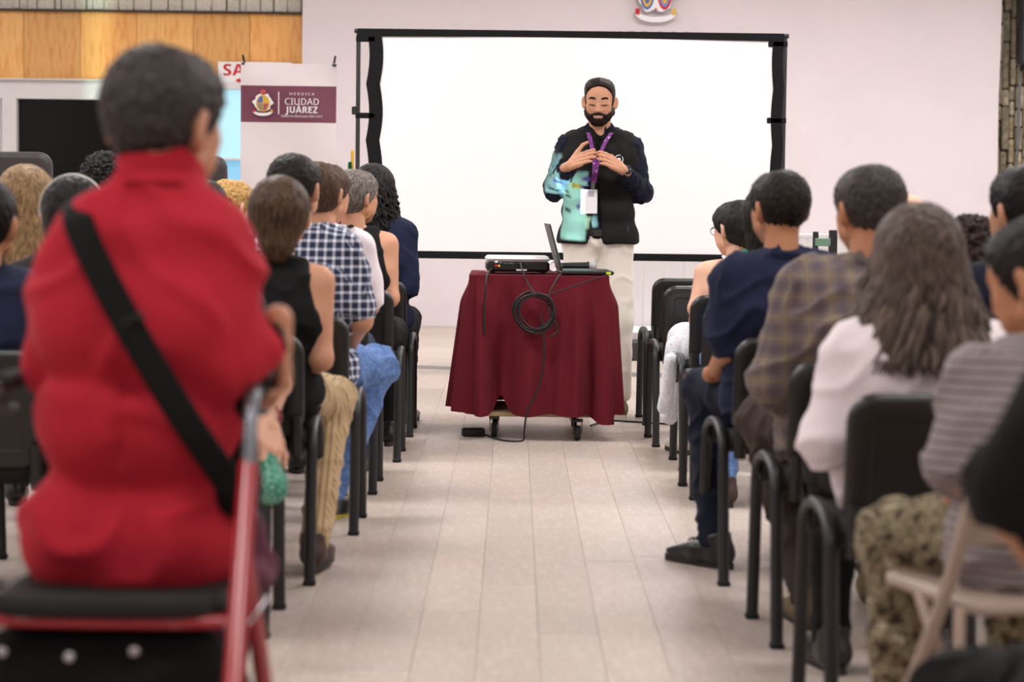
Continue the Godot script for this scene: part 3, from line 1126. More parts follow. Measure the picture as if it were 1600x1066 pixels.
func projector() -> void:
	var t := thing("projector", "white-topped black video projector on the wine-red cloth", "projector", Vector3(0.02, 0.781, -11.1), 0.05)
	var sh := MB.new()
	sh.rbox(Vector3(0, 0.034, 0), Vector3(0.30, 0.052, 0.235), 0.012)
	obj("body", sh.mesh(), M.plastic, t)
	obj("lid", box_mesh(Vector3(0, 0.07, 0), Vector3(0.305, 0.026, 0.24), 0.012), mat(rgb8(236, 238, 238), 0.35), t)
	for p in [[-0.105, 0.052, 0.008, M.chrome], [-0.085, 0.05, 0.006, M.grey_metal], [-0.105, 0.036, 0.006, M.red_print], [-0.092, 0.036, 0.006, M.gold]]:
		var b := MB.new()
		b.lathe([Vector2(0.001, 0), Vector2(p[2], 0), Vector2(p[2], 0.006), Vector2(0.001, 0.006)], 12, Vector3(p[0], p[1], 0.1165), Basis(Vector3.RIGHT, PI / 2))
		obj("socket", b.mesh(), p[3], t)
	for p in [[-0.063, 0.048, 0.018, 0.009], [-0.036, 0.048, 0.024, 0.01]]:
		obj("socket", box_mesh(Vector3(p[0], p[1], 0.119), Vector3(p[2], p[3], 0.006), 0.002), M.grey_metal, t)
	obj("plug", box_mesh(Vector3(0.012, 0.05, 0.127), Vector3(0.018, 0.014, 0.022), 0.004), M.black, t)
	obj("badge", box_mesh(Vector3(0.015, 0.018, 0.1185), Vector3(0.05, 0.007, 0.002), 0.0005), M.paper, t)
	for s in [-1, 1]:
		obj("foot", box_mesh(Vector3(s * 0.12, 0.004, 0.09), Vector3(0.02, 0.009, 0.02), 0.002), M.rubber, t)
		obj("foot", box_mesh(Vector3(s * 0.12, 0.004, -0.09), Vector3(0.02, 0.009, 0.02), 0.002), M.rubber, t)
	var ln := MB.new()
	ln.lathe([Vector2(0.022, 0.0), Vector2(0.032, 0.0), Vector2(0.03, 0.02), Vector2(0.022, 0.02)], 20, Vector3(-0.1, 0.04, -0.117), Basis(Vector3.RIGHT, -PI / 2))
	obj("lens", ln.mesh(), M.black_gloss, t)
	# the light engine: four coloured point lamps, each behind its own slide. The slides' openings throw the projected slide on the presenter.
	var texts := [[0.239, 1.147, 0.269, 1.16], [0.24, 1.12, 0.276, 1.133], [0.241, 1.054, 0.281, 1.07]]
	var purple := [[0.348, 1.224, 0.391, 1.244], [0.342, 1.185, 0.385, 1.201], [0.316, 1.082, 0.36, 1.101], [0.205, 1.226, 0.262, 1.242]]
	var yellow := [[0.285, 1.184, 0.342, 1.21], [0.174, 1.292, 0.201, 1.311]]
	var engine := [
		[Color(0.47, 1.0, 0.83), 1.0, [[0.222, 0.922, 0.372, 1.262]], texts + purple + yellow],
		[Color(0.61, 1.0, 0.6), 0.85, [[0.141, 1.134, 0.25, 1.311], [0.367, 0.983, 0.414, 1.042]], [[0.163, 1.156, 0.236, 1.169]] + purple + yellow],
		[Color(0.31, 0.15, 1.0), 0.4, purple, []],
		[Color(1.0, 0.94, 0.11), 0.5, yellow, []]]
	var inv := t.transform.affine_inverse()
	var hood := MB.new()
	var plane := -11.965
	for k in 4:
		var lampx := -0.055 + k * 0.045
		var e := t.transform * Vector3(lampx, 0.03, -0.121)
		var f := 0.03 / (e.z - plane)
		var x0 := e.x - 0.012
		var x1 := e.x + 0.03
		var y0 := e.y - 0.01
		var y1 := e.y + 0.034
		var on := func(r: Array) -> Array: return [e.x + (r[0] - e.x) * f, e.y + (r[1] - e.y) * f, e.x + (r[2] - e.x) * f, e.y + (r[3] - e.y) * f]
		var open := []
		var shut := []
		for r in engine[k][2]:
			open.append(on.call(r))
		for r in engine[k][3]:
			shut.append(on.call(r))
		var xs := [x0, x1]
		var ys := [y0, y1]
		for r in open + shut:
			xs.append(clampf(r[0], x0, x1)); xs.append(clampf(r[2], x0, x1))
			ys.append(clampf(r[1], y0, y1)); ys.append(clampf(r[3], y0, y1))
		xs.sort()
		ys.sort()
		var z := e.z - 0.03
		var slide := MB.new()
		for a in xs.size() - 1:
			for b in ys.size() - 1:
				if xs[a + 1] - xs[a] < 1e-6 or ys[b + 1] - ys[b] < 1e-6:
					continue
				var mx: float = (xs[a] + xs[a + 1]) * 0.5
				var my: float = (ys[b] + ys[b + 1]) * 0.5
				var clear := open.any(func(r): return mx > r[0] and mx < r[2] and my > r[1] and my < r[3]) and not shut.any(func(r): return mx > r[0] and mx < r[2] and my > r[1] and my < r[3])
				if not clear:
					slide.face([inv * Vector3(xs[a], ys[b], z), inv * Vector3(xs[a], ys[b + 1], z), inv * Vector3(xs[a + 1], ys[b + 1], z), inv * Vector3(xs[a + 1], ys[b], z)])
		obj("slide", slide.mesh(), M.black, t)
		hood.rbox(inv * Vector3(x0 - 0.001, (y0 + y1) / 2, e.z - 0.015), Vector3(0.002, y1 - y0, 0.032), 0.0)
		hood.rbox(inv * Vector3(x1 + 0.001, (y0 + y1) / 2, e.z - 0.015), Vector3(0.002, y1 - y0, 0.032), 0.0)
		hood.rbox(inv * Vector3((x0 + x1) / 2, y0 - 0.001, e.z - 0.015), Vector3(x1 - x0 + 0.004, 0.002, 0.034), 0.0)
		hood.rbox(inv * Vector3((x0 + x1) / 2, y1 + 0.001, e.z - 0.015), Vector3(x1 - x0 + 0.004, 0.002, 0.034), 0.0)
		hood.rbox(inv * Vector3((x0 + x1) / 2, (y0 + y1) / 2, e.z + 0.0016), Vector3(x1 - x0 + 0.004, y1 - y0 + 0.004, 0.002), 0.0)
		var q := MB.new()
		var c := inv * e
		var s := 0.00035
		q.face([c + Vector3(-s, -s, 0), c + Vector3(-s, s, 0), c + Vector3(s, s, 0), c + Vector3(s, -s, 0)])
		obj("projector_lamp", q.mesh(), mat(Color.BLACK, 1.0, 0.0, {"emission_enabled": true, "emission": engine[k][0].linear_to_srgb(), "emission_energy_multiplier": BEAM * engine[k][1]}), t)
	obj("hood", hood.mesh(), M.black, t)


const BEAM := 1.6e8


# ---------------------------------------------------------------- chairs
func round_rect(w: float, h: float, r: float, n := 6) -> PackedVector2Array:
	var p := PackedVector2Array()
	for c in [[1, -1, -PI / 2], [1, 1, 0.0], [-1, 1, PI / 2], [-1, -1, PI]]:
		for i in n + 1:
			var a: float = c[2] + PI / 2 * i / n
			p.append(Vector2(c[0] * (w / 2 - r) + cos(a) * r, c[1] * (h / 2 - r) + sin(a) * r))
	return p


func pillow(b: MB, w: float, h: float, r: float, layers: Array, tr: Transform3D, bend := 0.0) -> void:  # layers: (inset, z) from back (-z) to front
	var rows := []
	for i in layers.size():
		var ins: float = layers[i].x
		var poly := round_rect(w - 2 * ins, h - 2 * ins, maxf(r - ins, 0.004))
		var a: Vector2 = layers[maxi(i - 1, 0)]
		var d: Vector2 = layers[mini(i + 1, layers.size() - 1)]
		var row := PackedInt32Array()
		for k in poly.size() + 1:
			var q := poly[k % poly.size()]
			var q0 := poly[(k - 1 + poly.size()) % poly.size()]
			var q1 := poly[(k + 1) % poly.size()]
			var out := Vector2((q1 - q0).y, -(q1 - q0).x).normalized()
			var dz := d.y - a.y
			var din := d.x - a.x
			var nn := (Vector3(out.x, out.y, 0) * dz + Vector3(0, 0, din)).normalized()
			row.append(b.put(tr * Vector3(q.x, q.y, layers[i].y + bend * (q.x * q.x) / (w * w / 4)), (tr.basis * nn).normalized()))
		rows.append(row)
		if i > 0:
			for k in poly.size():
				b.tri(rows[i - 1][k], rows[i - 1][k + 1], row[k + 1])
				b.tri(rows[i - 1][k], row[k + 1], row[k])
	for e in [0, layers.size() - 1]:
		var s := -1.0 if e == 0 else 1.0
		var poly := round_rect(w - 2 * layers[e].x, h - 2 * layers[e].x, maxf(r - layers[e].x, 0.004))
		var nn := (tr.basis * Vector3(0, 0, s)).normalized()
		# strips across keep the bend
		var m := poly.size()
		var c := PackedInt32Array()
		for q in poly:
			c.append(b.put(tr * Vector3(q.x, q.y, layers[e].y + bend * (q.x * q.x) / (w * w / 4)), nn))
		var mid := b.put(tr * Vector3(0, 0, layers[e].y), nn)
		for k in m:
			if s > 0:
				b.tri(mid, c[k], c[(k + 1) % m])
			else:
				b.tri(mid, c[(k + 1) % m], c[k])


var chair_proto: Node3D
func chair(at: Vector3, turn: float, label: String) -> Node3D:
	var gr := "black stacking chairs in rows"
	if chair_proto:
		var r: Node3D = chair_proto.duplicate()
		r.name = numbered("stacking_chair")
		add_child(r)
		r.position = at
		r.rotation.y = turn
		meta(r, label, "chair", gr)
		return r
	var t := thing("stacking_chair", label, "chair", at, turn, gr)
	chair_proto = t
	for s in [-1, 1]:
		var x: float = s * 0.235
		var path := [Vector3(x, 0.0, 0.215)]
		path.append(Vector3(x, 0.40, 0.165))
		for i in 9:
			var a := PI * i / 8.0
			path.append(Vector3(x, 0.415 + sin(a) * 0.062, 0.0 + cos(a) * 0.16))
		path.append(Vector3(x, 0.40, -0.165))
		path.append(Vector3(x, 0.0, -0.205))
		obj("leg_frame", tube_mesh(path, 0.017, 10, 0.8, Vector3.RIGHT), M.frame_black, t)
		var bl := MB.new()
		var pts := []
		var rr := []
		for i in 27:
			pts.append(Vector3(s * 0.19, 0.385 + i * 0.0046, 0.2 + 0.012 * i / 26.0))
			rr.append(0.026 if i % 2 == 0 else 0.0215)
		bl.tube(pts, rr, 12, 0.8)
		obj("bellows", bl.mesh(), M.plastic, t)
		for z in [0.215, -0.205]:
			obj("foot_cap", box_mesh(Vector3(x, 0.008, z), Vector3(0.038, 0.016, 0.032), 0.004), M.rubber, t)
	obj("cross_bar", tube_mesh([Vector3(-0.235, 0.405, 0.13), Vector3(0.235, 0.405, 0.13)], 0.011, 8), M.frame_black, t)
	obj("cross_bar", tube_mesh([Vector3(-0.235, 0.405, -0.12), Vector3(0.235, 0.405, -0.12)], 0.011, 8), M.frame_black, t)
	var b := MB.new()
	pillow(b, 0.43, 0.44, 0.06, [Vector2(0.03, -0.05), Vector2(0.004, -0.042), Vector2(0.0, -0.02), Vector2(0.0, 0.0), Vector2(0.01, 0.014), Vector2(0.04, 0.02)], Transform3D(Basis(Vector3.RIGHT, -PI / 2), Vector3(0, 0.44, -0.02)))
	obj("seat", b.mesh(), M.pad, t)
	b = MB.new()
	var tilt := Transform3D(Basis(Vector3.RIGHT, 0.13), Vector3(0, 0.59, 0.225))
	pillow(b, 0.43, 0.315, 0.065, [Vector2(0.02, -0.018), Vector2(0.003, -0.012), Vector2(0.0, 0.0), Vector2(0.003, 0.016), Vector2(0.014, 0.024), Vector2(0.05, 0.027), Vector2(0.056, 0.018)], tilt, -0.03)
	var bk := obj("backrest", b.mesh(), M.plastic, t)
	b = MB.new()
	pillow(b, 0.40, 0.285, 0.055, [Vector2(0.02, -0.045), Vector2(0.004, -0.036), Vector2(0.0, -0.02), Vector2(0.0, -0.012)], tilt, -0.03)
	obj("pad", b.mesh(), M.pad, bk)
	return t


func chairs() -> void:
	chair(Vector3(-0.83, 0, -6.97), 0.02, "black chair holding the woman in the black sleeveless top and tan trousers")
	chair(Vector3(-0.875, 0, -6.16), 0.0, "black chair beside the red walking frame, under the seated woman with the green purse")
	chair(Vector3(-0.765, 0, -7.98), 0.0, "black chair under the man in the checked shirt and jeans")
	chair(Vector3(-0.765, 0, -9.03), 0.0, "black chair under the woman in the white top")
	chair(Vector3(-0.725, 0, -10.1), 0.0, "black chair holding the woman with grey hair and hoop earrings")
	chair(Vector3(-0.717, 0, -11.12), 0.0, "black chair holding the woman with long curly black hair")
	chair(Vector3(0.93, 0, -5.18), 0.05, "black chair holding the woman in the white blouse")
	chair(Vector3(0.918, 0, -6.12), 0.05, "black chair holding the man in the brown plaid shirt")
	chair(Vector3(0.862, 0, -7.07), 0.07, "black chair holding the man in the navy shirt")
	chair(Vector3(0.932, 0, -8.99), 0.03, "black chair under the woman half hidden by the navy shirt")
	chair(Vector3(0.956, 0, -9.9), 0.03, "black chair holding the woman in the strappy summer dress")
	chair(Vector3(0.9, 0, -10.83), 0.03, "empty black chair in the second row by the aisle")
	chair(Vector3(0.91, 0, -11.82), 0.03, "empty black chair in the front row by the aisle")
	for c in [[-1.74, -7.98, "long fair hair"], [-1.36, -6.97, "pale hairband"], [-1.79, -10.1, "short curly black hair"], [-1.28, -9.03, "straight black hair"], [-1.24, -10.1, "blond bun"], [-1.42, -6.16, "dark blue sleeve"], [1.4, -7.07, "dark curls and blue top"], [1.43, -6.12, "short black hair by the stone wall"], [1.5, -8.99, "rosy bald crown"]]:
		chair(Vector3(c[0], 0, c[1]), 0.0, "black chair under the listener with the " + c[2])
	office_chair(Vector3(-3.03, 0, -14.0), 0.1, "tall black leather office chair in front of the dark door")
	office_chair(Vector3(-2.0, 0, -14.5), -0.1, "tall black leather office chair in front of the bright window")
	folding_chair()


func office_chair(at: Vector3, turn: float, label: String) -> void:
	var t := thing("office_chair", label, "chair", at, turn, "leather office chairs")
	var b := MB.new()
	var rx := Transform3D(Basis(Vector3.RIGHT, 0.12), Vector3(0, 0.97, 0.24))
	pillow(b, 0.5, 0.8, 0.08, [Vector2(0.05, -0.09), Vector2(0.01, -0.07), Vector2(0.0, -0.03), Vector2(0.0, 0.0), Vector2(0.008, 0.02), Vector2(0.03, 0.03)], rx, -0.05)
	obj("backrest", b.mesh(), M.leather, t)
	b = MB.new()
	pillow(b, 0.5, 0.5, 0.1, [Vector2(0.05, -0.07), Vector2(0.0, -0.03), Vector2(0.0, 0.02), Vector2(0.05, 0.05)], Transform3D(Basis(Vector3.RIGHT, -PI / 2), Vector3(0, 0.5, -0.05)))
	obj("seat", b.mesh(), M.leather, t)
	obj("column", tube_mesh([Vector3(0, 0.1, 0), Vector3(0, 0.44, 0)], 0.03, 12), M.black, t)
	for s in [-1, 1]:
		obj("armrest", tube_mesh(curve([Vector3(s * 0.25, 0.47, 0.1), Vector3(s * 0.31, 0.6, 0.12), Vector3(s * 0.31, 0.7, 0.05), Vector3(s * 0.31, 0.71, -0.2)], 5), 0.022, 8), M.black, t)
	for i in 5:
		var d := Basis(Vector3.UP, TAU * i / 5.0) * Vector3(0, 0, -1)
		obj("spoke", tube_mesh([Vector3(0, 0.11, 0), d * 0.3 + Vector3(0, 0.075, 0)], [0.028, 0.018], 8), M.black, t)
		b = MB.new()
		b.ball(d * 0.31 + Vector3(0, 0.03, 0), Vector3(0.03, 0.03, 0.03), 12)
		obj("castor", b.mesh(), M.rubber, t)


func folding_chair() -> void:
	var tan := mat(rgb8(176, 156, 142), 0.5)
	var t := thing("folding_chair", "tan metal folding chair under the person in the grey ribbed sweater", "chair", Vector3(0.985, 0, -4.27), 0.3)
	for s in [-1, 1]:
		obj("frame_tube", tube_mesh(curve([Vector3(s * 0.23, 0.012, -0.22), Vector3(s * 0.225, 0.42, 0.05), Vector3(s * 0.215, 0.68, 0.17), Vector3(s * 0.17, 0.765, 0.2), Vector3(s * 0.06, 0.775, 0.205)], 6), 0.0135, 10), tan, t)
		obj("rear_leg", tube_mesh([Vector3(s * 0.2, 0.43, -0.08), Vector3(s * 0.21, 0.012, 0.3)], 0.0125, 10), tan, t)
		obj("link", box_mesh(Vector3(s * 0.222, 0.37, 0.12), Vector3(0.012, 0.13, 0.03), 0.003), tan, t)
		obj("foot_cap", tube_mesh([Vector3(s * 0.21, 0.0, 0.306), Vector3(s * 0.21, 0.03, 0.282)], 0.016, 10), M.rubber, t)
		obj("foot_cap", tube_mesh([Vector3(s * 0.23, 0.0, -0.226), Vector3(s * 0.23, 0.03, -0.206)], 0.016, 10), M.rubber, t)
	obj("cross_bar", tube_mesh([Vector3(-0.21, 0.2, 0.2), Vector3(0.21, 0.2, 0.2)], 0.009, 8), tan, t)
	var b := MB.new()
	pillow(b, 0.43, 0.18, 0.03, [Vector2(0.004, -0.01), Vector2(0.0, -0.006), Vector2(0.0, 0.006), Vector2(0.004, 0.01)], Transform3D(Basis(Vector3.RIGHT, 0.35), Vector3(0, 0.625, 0.155)), -0.03)
	obj("backrest", b.mesh(), tan, t)
	b = MB.new()
	pillow(b, 0.4, 0.4, 0.05, [Vector2(0.01, -0.016), Vector2(0.0, -0.01), Vector2(0.0, 0.004), Vector2(0.012, 0.01)], Transform3D(Basis(Vector3.RIGHT, -PI / 2), Vector3(0, 0.435, -0.06)))
	obj("seat", b.mesh(), tan, t)


func rollator() -> void:
	var t := thing("walking_frame", "red wheeled walking frame with a seat, carrying the man in the red shirt", "walking frame", Vector3(-0.635, 0, -3.75))
	for s in [-1, 1]:
		var x: float = s * 0.215
		obj("handle_tube", tube_mesh(curve([Vector3(x, 0.835, -0.06), Vector3(x, 0.835, 0.0), Vector3(x, 0.80, 0.045), Vector3(x + s * 0.002, 0.71, 0.09)], 6), 0.0125, 12), M.grey_metal, t)
		obj("frame_tube", tube_mesh([Vector3(x, 0.73, 0.075), Vector3(x + s * 0.004, 0.52, 0.24), Vector3(x + s * 0.012, 0.17, 0.52)], 0.0165, 12), M.red_paint, t)
		obj("leg", tube_mesh([Vector3(x + s * 0.002, 0.60, 0.16), Vector3(x + s * 0.012, 0.42, 0.02), Vector3(x + s * 0.02, 0.12, -0.22)], 0.015, 12), M.red_paint, t)
		obj("grip", tube_mesh([Vector3(x, 0.84, -0.20), Vector3(x, 0.84, -0.05)], [0.017, 0.019], 12), M.rubber, t)
		obj("brake_lever", tube_mesh(curve([Vector3(x, 0.82, -0.05), Vector3(x, 0.795, -0.1), Vector3(x, 0.79, -0.19)], 5), 0.006, 8), M.black, t)
		obj("bracket", box_mesh(Vector3(x - s * 0.005, 0.485, 0.205), Vector3(0.026, 0.05, 0.04), 0.006), M.chrome, t)
		for w in [Vector3(x + s * 0.012, 0.1, 0.57), Vector3(x + s * 0.02, 0.1, -0.25)]:
			var b := MB.new()
			b.lathe([Vector2(0.015, -0.014), Vector2(0.088, -0.014), Vector2(0.1, -0.008), Vector2(0.1, 0.008), Vector2(0.088, 0.014), Vector2(0.015, 0.014)], 26, w, Basis(Vector3.BACK, PI / 2))
			obj("wheel", b.mesh(), M.rubber, t)
	obj("seat_bar", tube_mesh([Vector3(-0.205, 0.513, 0.175), Vector3(0.165, 0.516, 0.175)], [0.02, 0.02], 14), M.rubber, t)
	obj("cross_tube", tube_mesh(curve([Vector3(-0.215, 0.5, 0.21), Vector3(-0.1, 0.488, 0.165), Vector3(0.1, 0.488, 0.165), Vector3(0.215, 0.5, 0.21)], 6), 0.011, 10), M.red_paint, t)
	var b := MB.new()
	pillow(b, 0.39, 0.30, 0.05, [Vector2(0.02, -0.02), Vector2(0.0, -0.01), Vector2(0.0, 0.008), Vector2(0.02, 0.018)], Transform3D(Basis(Vector3.RIGHT, -PI / 2), Vector3(0, 0.5, 0.0)))
	obj("seat", b.mesh(), M.pad, t)
	grow("basket_bag", [field([[Vector3(-0.15, 0.40, 0.1), Vector3(0.13, 0.40, 0.1), 0.065, 0.065], [Vector3(-0.15, 0.28, 0.1), Vector3(0.13, 0.28, 0.1), 0.07, 0.07], [Vector3(-0.15, 0.34, 0.0), Vector3(0.13, 0.34, 0.0), 0.08, 0.08]], 0.01, 0.05, {"amp": 0.012, "freq": Vector3(9, 6, 9), "seed": 5})], M.black_cloth, t)
	for p in [Vector3(-0.162, 0.437, 0.158), Vector3(-0.055, 0.432, 0.168), Vector3(0.047, 0.442, 0.165)]:
		b = MB.new()
		b.lathe([Vector2(0.001, 0.006), Vector2(0.007, 0.004), Vector2(0.0095, 0.0), Vector2(0.0095, -0.004)], 14, p, Basis(Vector3.RIGHT, PI / 2))
		obj("snap", b.mesh(), M.chrome, t)
	obj("cable", tube_mesh(curve([Vector3(0.21, 0.47, 0.2), Vector3(0.235, 0.5, 0.16), Vector3(0.25, 0.52, 0.1)], 5), 0.003, 6), M.chrome, t)


func small_things() -> void:
	var t := thing("flag", "green and white flag on a gold-tipped pole behind the screen frame", "flag", Vector3(-1.155, 0, -16.5))
	obj("pole", tube_mesh([Vector3(0, 0.02, 0), Vector3(0, 1.42, 0)], 0.012, 10), M.gold, t)
	var b := MB.new()
	b.ball(Vector3(0, 1.43, 0), Vector3(0.014, 0.03, 0.014), 10)
	obj("finial", b.mesh(), M.gold, t)
	b = MB.new()
	b.sheet(10, 16, func(u, w): return Vector3(-0.02 + (u * 0.11 - 0.04) * (1.25 - w), 0.55 + w * 0.82, 0.02 + 0.03 * sin(u * 8.0)))
	obj("cloth", b.mesh(), M.green, t)
	obj("base", box_mesh(Vector3(0, 0.02, 0), Vector3(0.3, 0.04, 0.3), 0.01), M.plywood, t)
	t = thing("equipment_stand", "short black equipment stand with a green strip beyond the navy shirt", "stand", Vector3(1.83, 0, -13.2))
	obj("post", box_mesh(Vector3(0, 0.55, 0), Vector3(0.045, 0.85, 0.05), 0.005), M.black, t)
	obj("post", box_mesh(Vector3(-0.1, 0.55, 0), Vector3(0.03, 0.83, 0.04), 0.005), M.black, t)
	obj("strip", box_mesh(Vector3(-0.06, 0.905, 0.012), Vector3(0.09, 0.045, 0.03), 0.004), mat(rgb8(105, 140, 118), 0.6), t)
	obj("base", box_mesh(Vector3(-0.05, 0.065, 0), Vector3(0.4, 0.13, 0.3), 0.01), M.black, t)
	t = thing("loudspeaker", "dark loudspeaker box hung on the stone wall", "loudspeaker", Vector3(4.46, 2.62, -19.95))
	obj("cabinet", box_mesh(Vector3(0, 0.1, 0), Vector3(0.24, 0.8, 0.24), 0.015), mat(rgb8(52, 50, 60), 0.5), t)
	obj("bracket", box_mesh(Vector3(-0.04, -0.33, 0), Vector3(0.12, 0.05, 0.16), 0.006), M.black, t)
	obj("conduit", tube_mesh([Vector3(-0.09, -0.33, -0.1), Vector3(-0.1, -1.2, -0.1)], 0.012, 8), M.grey_metal, t)


# ---------------------------------------------------------------- people
func people_materials() -> void:
	for s in [["skin_light", 222, 172, 146], ["skin_mid", 205, 150, 120], ["skin_tan", 190, 132, 98], ["skin_dark", 160, 104, 76]]:
		M[s[0]] = mat(rgb8(s[1], s[2], s[3]), 0.5, 0.0, {"subsurf_scatter_enabled": true, "subsurf_scatter_strength": 0.12, "metallic_specular": 0.4})
	M.hair = mat(Color.WHITE, 0.5, 0.0, {"vertex_color_use_as_albedo": true, "metallic_specular": 0.32})
	M.black_cloth = cloth(rgb8(24, 23, 24), 0.8, 0.2)
	M.charcoal_cloth = cloth(rgb8(44, 40, 40), 0.85, 0.25)
	M.navy_cloth = cloth(rgb8(34, 38, 62), 0.85, 0.3)
	M.midnight_cloth = cloth(rgb8(26, 29, 44), 0.8, 0.3)
	M.red_cloth = cloth(rgb8(184, 40, 56), 0.82, 0.3)
	M.white_cloth = cloth(rgb8(238, 226, 230), 0.85, 0.2)
	M.chino = cloth(rgb8(234, 225, 214), 0.85, 0.2)
	M.jeans = cloth(Color.WHITE, 0.85, 0.2, noise_tex(0.04, 41, [[0.0, rgb8(74, 104, 160)], [0.5, rgb8(98, 130, 186)], [1.0, rgb8(122, 152, 202)]], 256), Vector3(4, 4, 4))
	M.dark_jeans = cloth(rgb8(48, 56, 78), 0.85, 0.2)
	M.blue_cloth = cloth(rgb8(52, 68, 112), 0.85, 0.3)
	M.brown_trouser = cloth(rgb8(66, 56, 52), 0.85, 0.25)
	M.plum_cloth = cloth(rgb8(70, 36, 50), 0.8, 0.2)
	M.pink_cloth = cloth(rgb8(206, 120, 132), 0.85, 0.25)
	M.green_cloth = cloth(rgb8(24, 150, 110), 0.85, 0.25)
	# navy and white checks
	var im := Image.create(128, 128, false, Image.FORMAT_RGB8)
	for y in 128:
		for x in 128:
			var fx := x % 64
			var fy := y % 64
			var a := 1.0 if fx < 22 else 0.0
			var b := 1.0 if fy < 22 else 0.0
			var c := rgb8(30, 36, 62)
			if a + b == 1.0:
				c = rgb8(142, 148, 172) if (x + y) % 4 < 3 else rgb8(190, 194, 208)
			elif a + b == 2.0:
				c = rgb8(236, 236, 240)
			if (fx == 42 or fx == 43 or fy == 42 or fy == 43) and a + b < 2.0:
				c = c.lerp(rgb8(220, 222, 230), 0.35)
			im.set_pixel(x, y, c)
	M.checks = cloth(Color.WHITE, 0.85, 0.2, ImageTexture.create_from_image(im), Vector3(17, 17, 17))
	# brown plaid with ochre lines
	im = Image.create(128, 128, false, Image.FORMAT_RGB8)
	for y in 128:
		for x in 128:
			var c := rgb8(122, 109, 102)
			var v := (1.0 if x % 64 < 26 else 0.0) + (1.0 if y % 64 < 26 else 0.0)
			c = c.lerp(rgb8(92, 82, 92), v * 0.42)
			if absi(x % 64 - 44) < 4 or absi(y % 64 - 44) < 4:
				c = c.lerp(rgb8(160, 136, 96), 0.38)
			im.set_pixel(x, y, c)
	M.plaid = cloth(Color.WHITE, 0.88, 0.2, ImageTexture.create_from_image(im), Vector3(9, 9, 9))
	# grey ribbed knit
	im = Image.create(16, 64, false, Image.FORMAT_RGB8)
	for y in 64:
		for x in 16:
			var c := rgb8(152, 142, 143).lerp(rgb8(104, 94, 96), 1.0 if y % 32 < 9 else 0.0)
			im.set_pixel(x, y, c)
	M.ribbed = cloth(Color.WHITE, 0.9, 0.3, ImageTexture.create_from_image(im), Vector3(27, 27, 27))
	# striped tan trousers
	im = Image.create(64, 16, false, Image.FORMAT_RGB8)
	for y in 16:
		for x in 64:
			im.set_pixel(x, y, rgb8(196, 168, 130) if x % 32 > 7 else rgb8(140, 112, 80))
	M.tan_stripe = cloth(Color.WHITE, 0.85, 0.2, ImageTexture.create_from_image(im), Vector3(26, 26, 26))
	M.camo = cloth(Color.WHITE, 0.9, 0.1, noise_tex(0.03, 51, [[0.0, rgb8(58, 50, 40)], [0.32, rgb8(120, 106, 84)], [0.5, rgb8(150, 138, 112)], [0.64, rgb8(92, 90, 66)], [0.76, rgb8(186, 174, 150)]], 256, FastNoiseLite.TYPE_SIMPLEX_SMOOTH, 3, true), Vector3(3, 3, 3))
	M.floral = cloth(Color.WHITE, 0.85, 0.1, noise_tex(0.11, 61, [[0.0, rgb8(30, 120, 96)], [0.48, rgb8(60, 160, 130)], [0.58, rgb8(226, 232, 224)], [0.8, rgb8(36, 110, 90)]], 256, FastNoiseLite.TYPE_CELLULAR, 1, true), Vector3(8, 8, 8))
	M.summer = cloth(Color.WHITE, 0.85, 0.1, noise_tex(0.06, 71, [[0.0, rgb8(150, 164, 190)], [0.45, rgb8(232, 232, 236)], [0.8, rgb8(238, 236, 238)], [1.0, rgb8(130, 140, 160)]], 256, FastNoiseLite.TYPE_SIMPLEX_SMOOTH, 3), Vector3(5, 5, 5))
	M.shoe_black = mat(rgb8(26, 24, 24), 0.35)
	M.shoe_brown = mat(rgb8(64, 42, 36), 0.55)
	M.suede = mat(rgb8(112, 96, 68), 0.9)
	M.sole_pale = mat(rgb8(220, 214, 204), 0.7)
	M.sole_dark = mat(rgb8(48, 42, 38), 0.8)
	M.eye = mat(Color.WHITE, 0.2, 0.0, {"vertex_color_use_as_albedo": true})


func lin(c: Color) -> Color:
	return c.srgb_to_linear()


func rb(b: Array, more: float, scale := 1.0) -> Array:  # bones with their radii grown
	var out := []
	for q in b:
		out.append([q[0], q[1], q[2] * scale + more, q[3] * scale + more])
	return out


func moved(b: Array, t: Transform3D, s := 1.0) -> Array:
	var out := []
	for q in b:
		out.append([t * (q[0] * s), t * (q[1] * s), q[2] * s, q[3] * s])
	return out


func cut(t: Transform3D, n: Vector3, c: float, s := 1.0) -> Array:  # keep what lies behind the plane n.p = c of the head's frame
	var nn := (t.basis * n).normalized()
	return [nn, c * s / n.length() + nn.dot(t.origin)]


const SKULL := [
	[Vector3(0, 0.028, -0.028), Vector3(0, 0.026, 0.03), 0.072, 0.077],
	[Vector3(0, -0.012, 0.035), Vector3(0, 0.0, -0.02), 0.066, 0.066]]
const FACE := [
	[Vector3(0, 0.03, -0.05), Vector3(0, -0.03, -0.05), 0.052, 0.052],
	[Vector3(-0.022, -0.055, -0.045), Vector3(0.022, -0.055, -0.045), 0.046, 0.046],
	[Vector3(-0.012, -0.092, -0.062), Vector3(0.012, -0.092, -0.062), 0.026, 0.026],
	[Vector3(-0.052, -0.06, 0.0), Vector3(-0.012, -0.088, -0.05), 0.022, 0.022],
	[Vector3(0.052, -0.06, 0.0), Vector3(0.012, -0.088, -0.05), 0.022, 0.022],
	[Vector3(-0.035, -0.022, -0.062), Vector3(-0.03, -0.028, -0.068), 0.03, 0.028],
	[Vector3(0.035, -0.022, -0.062), Vector3(0.03, -0.028, -0.068), 0.03, 0.028]]
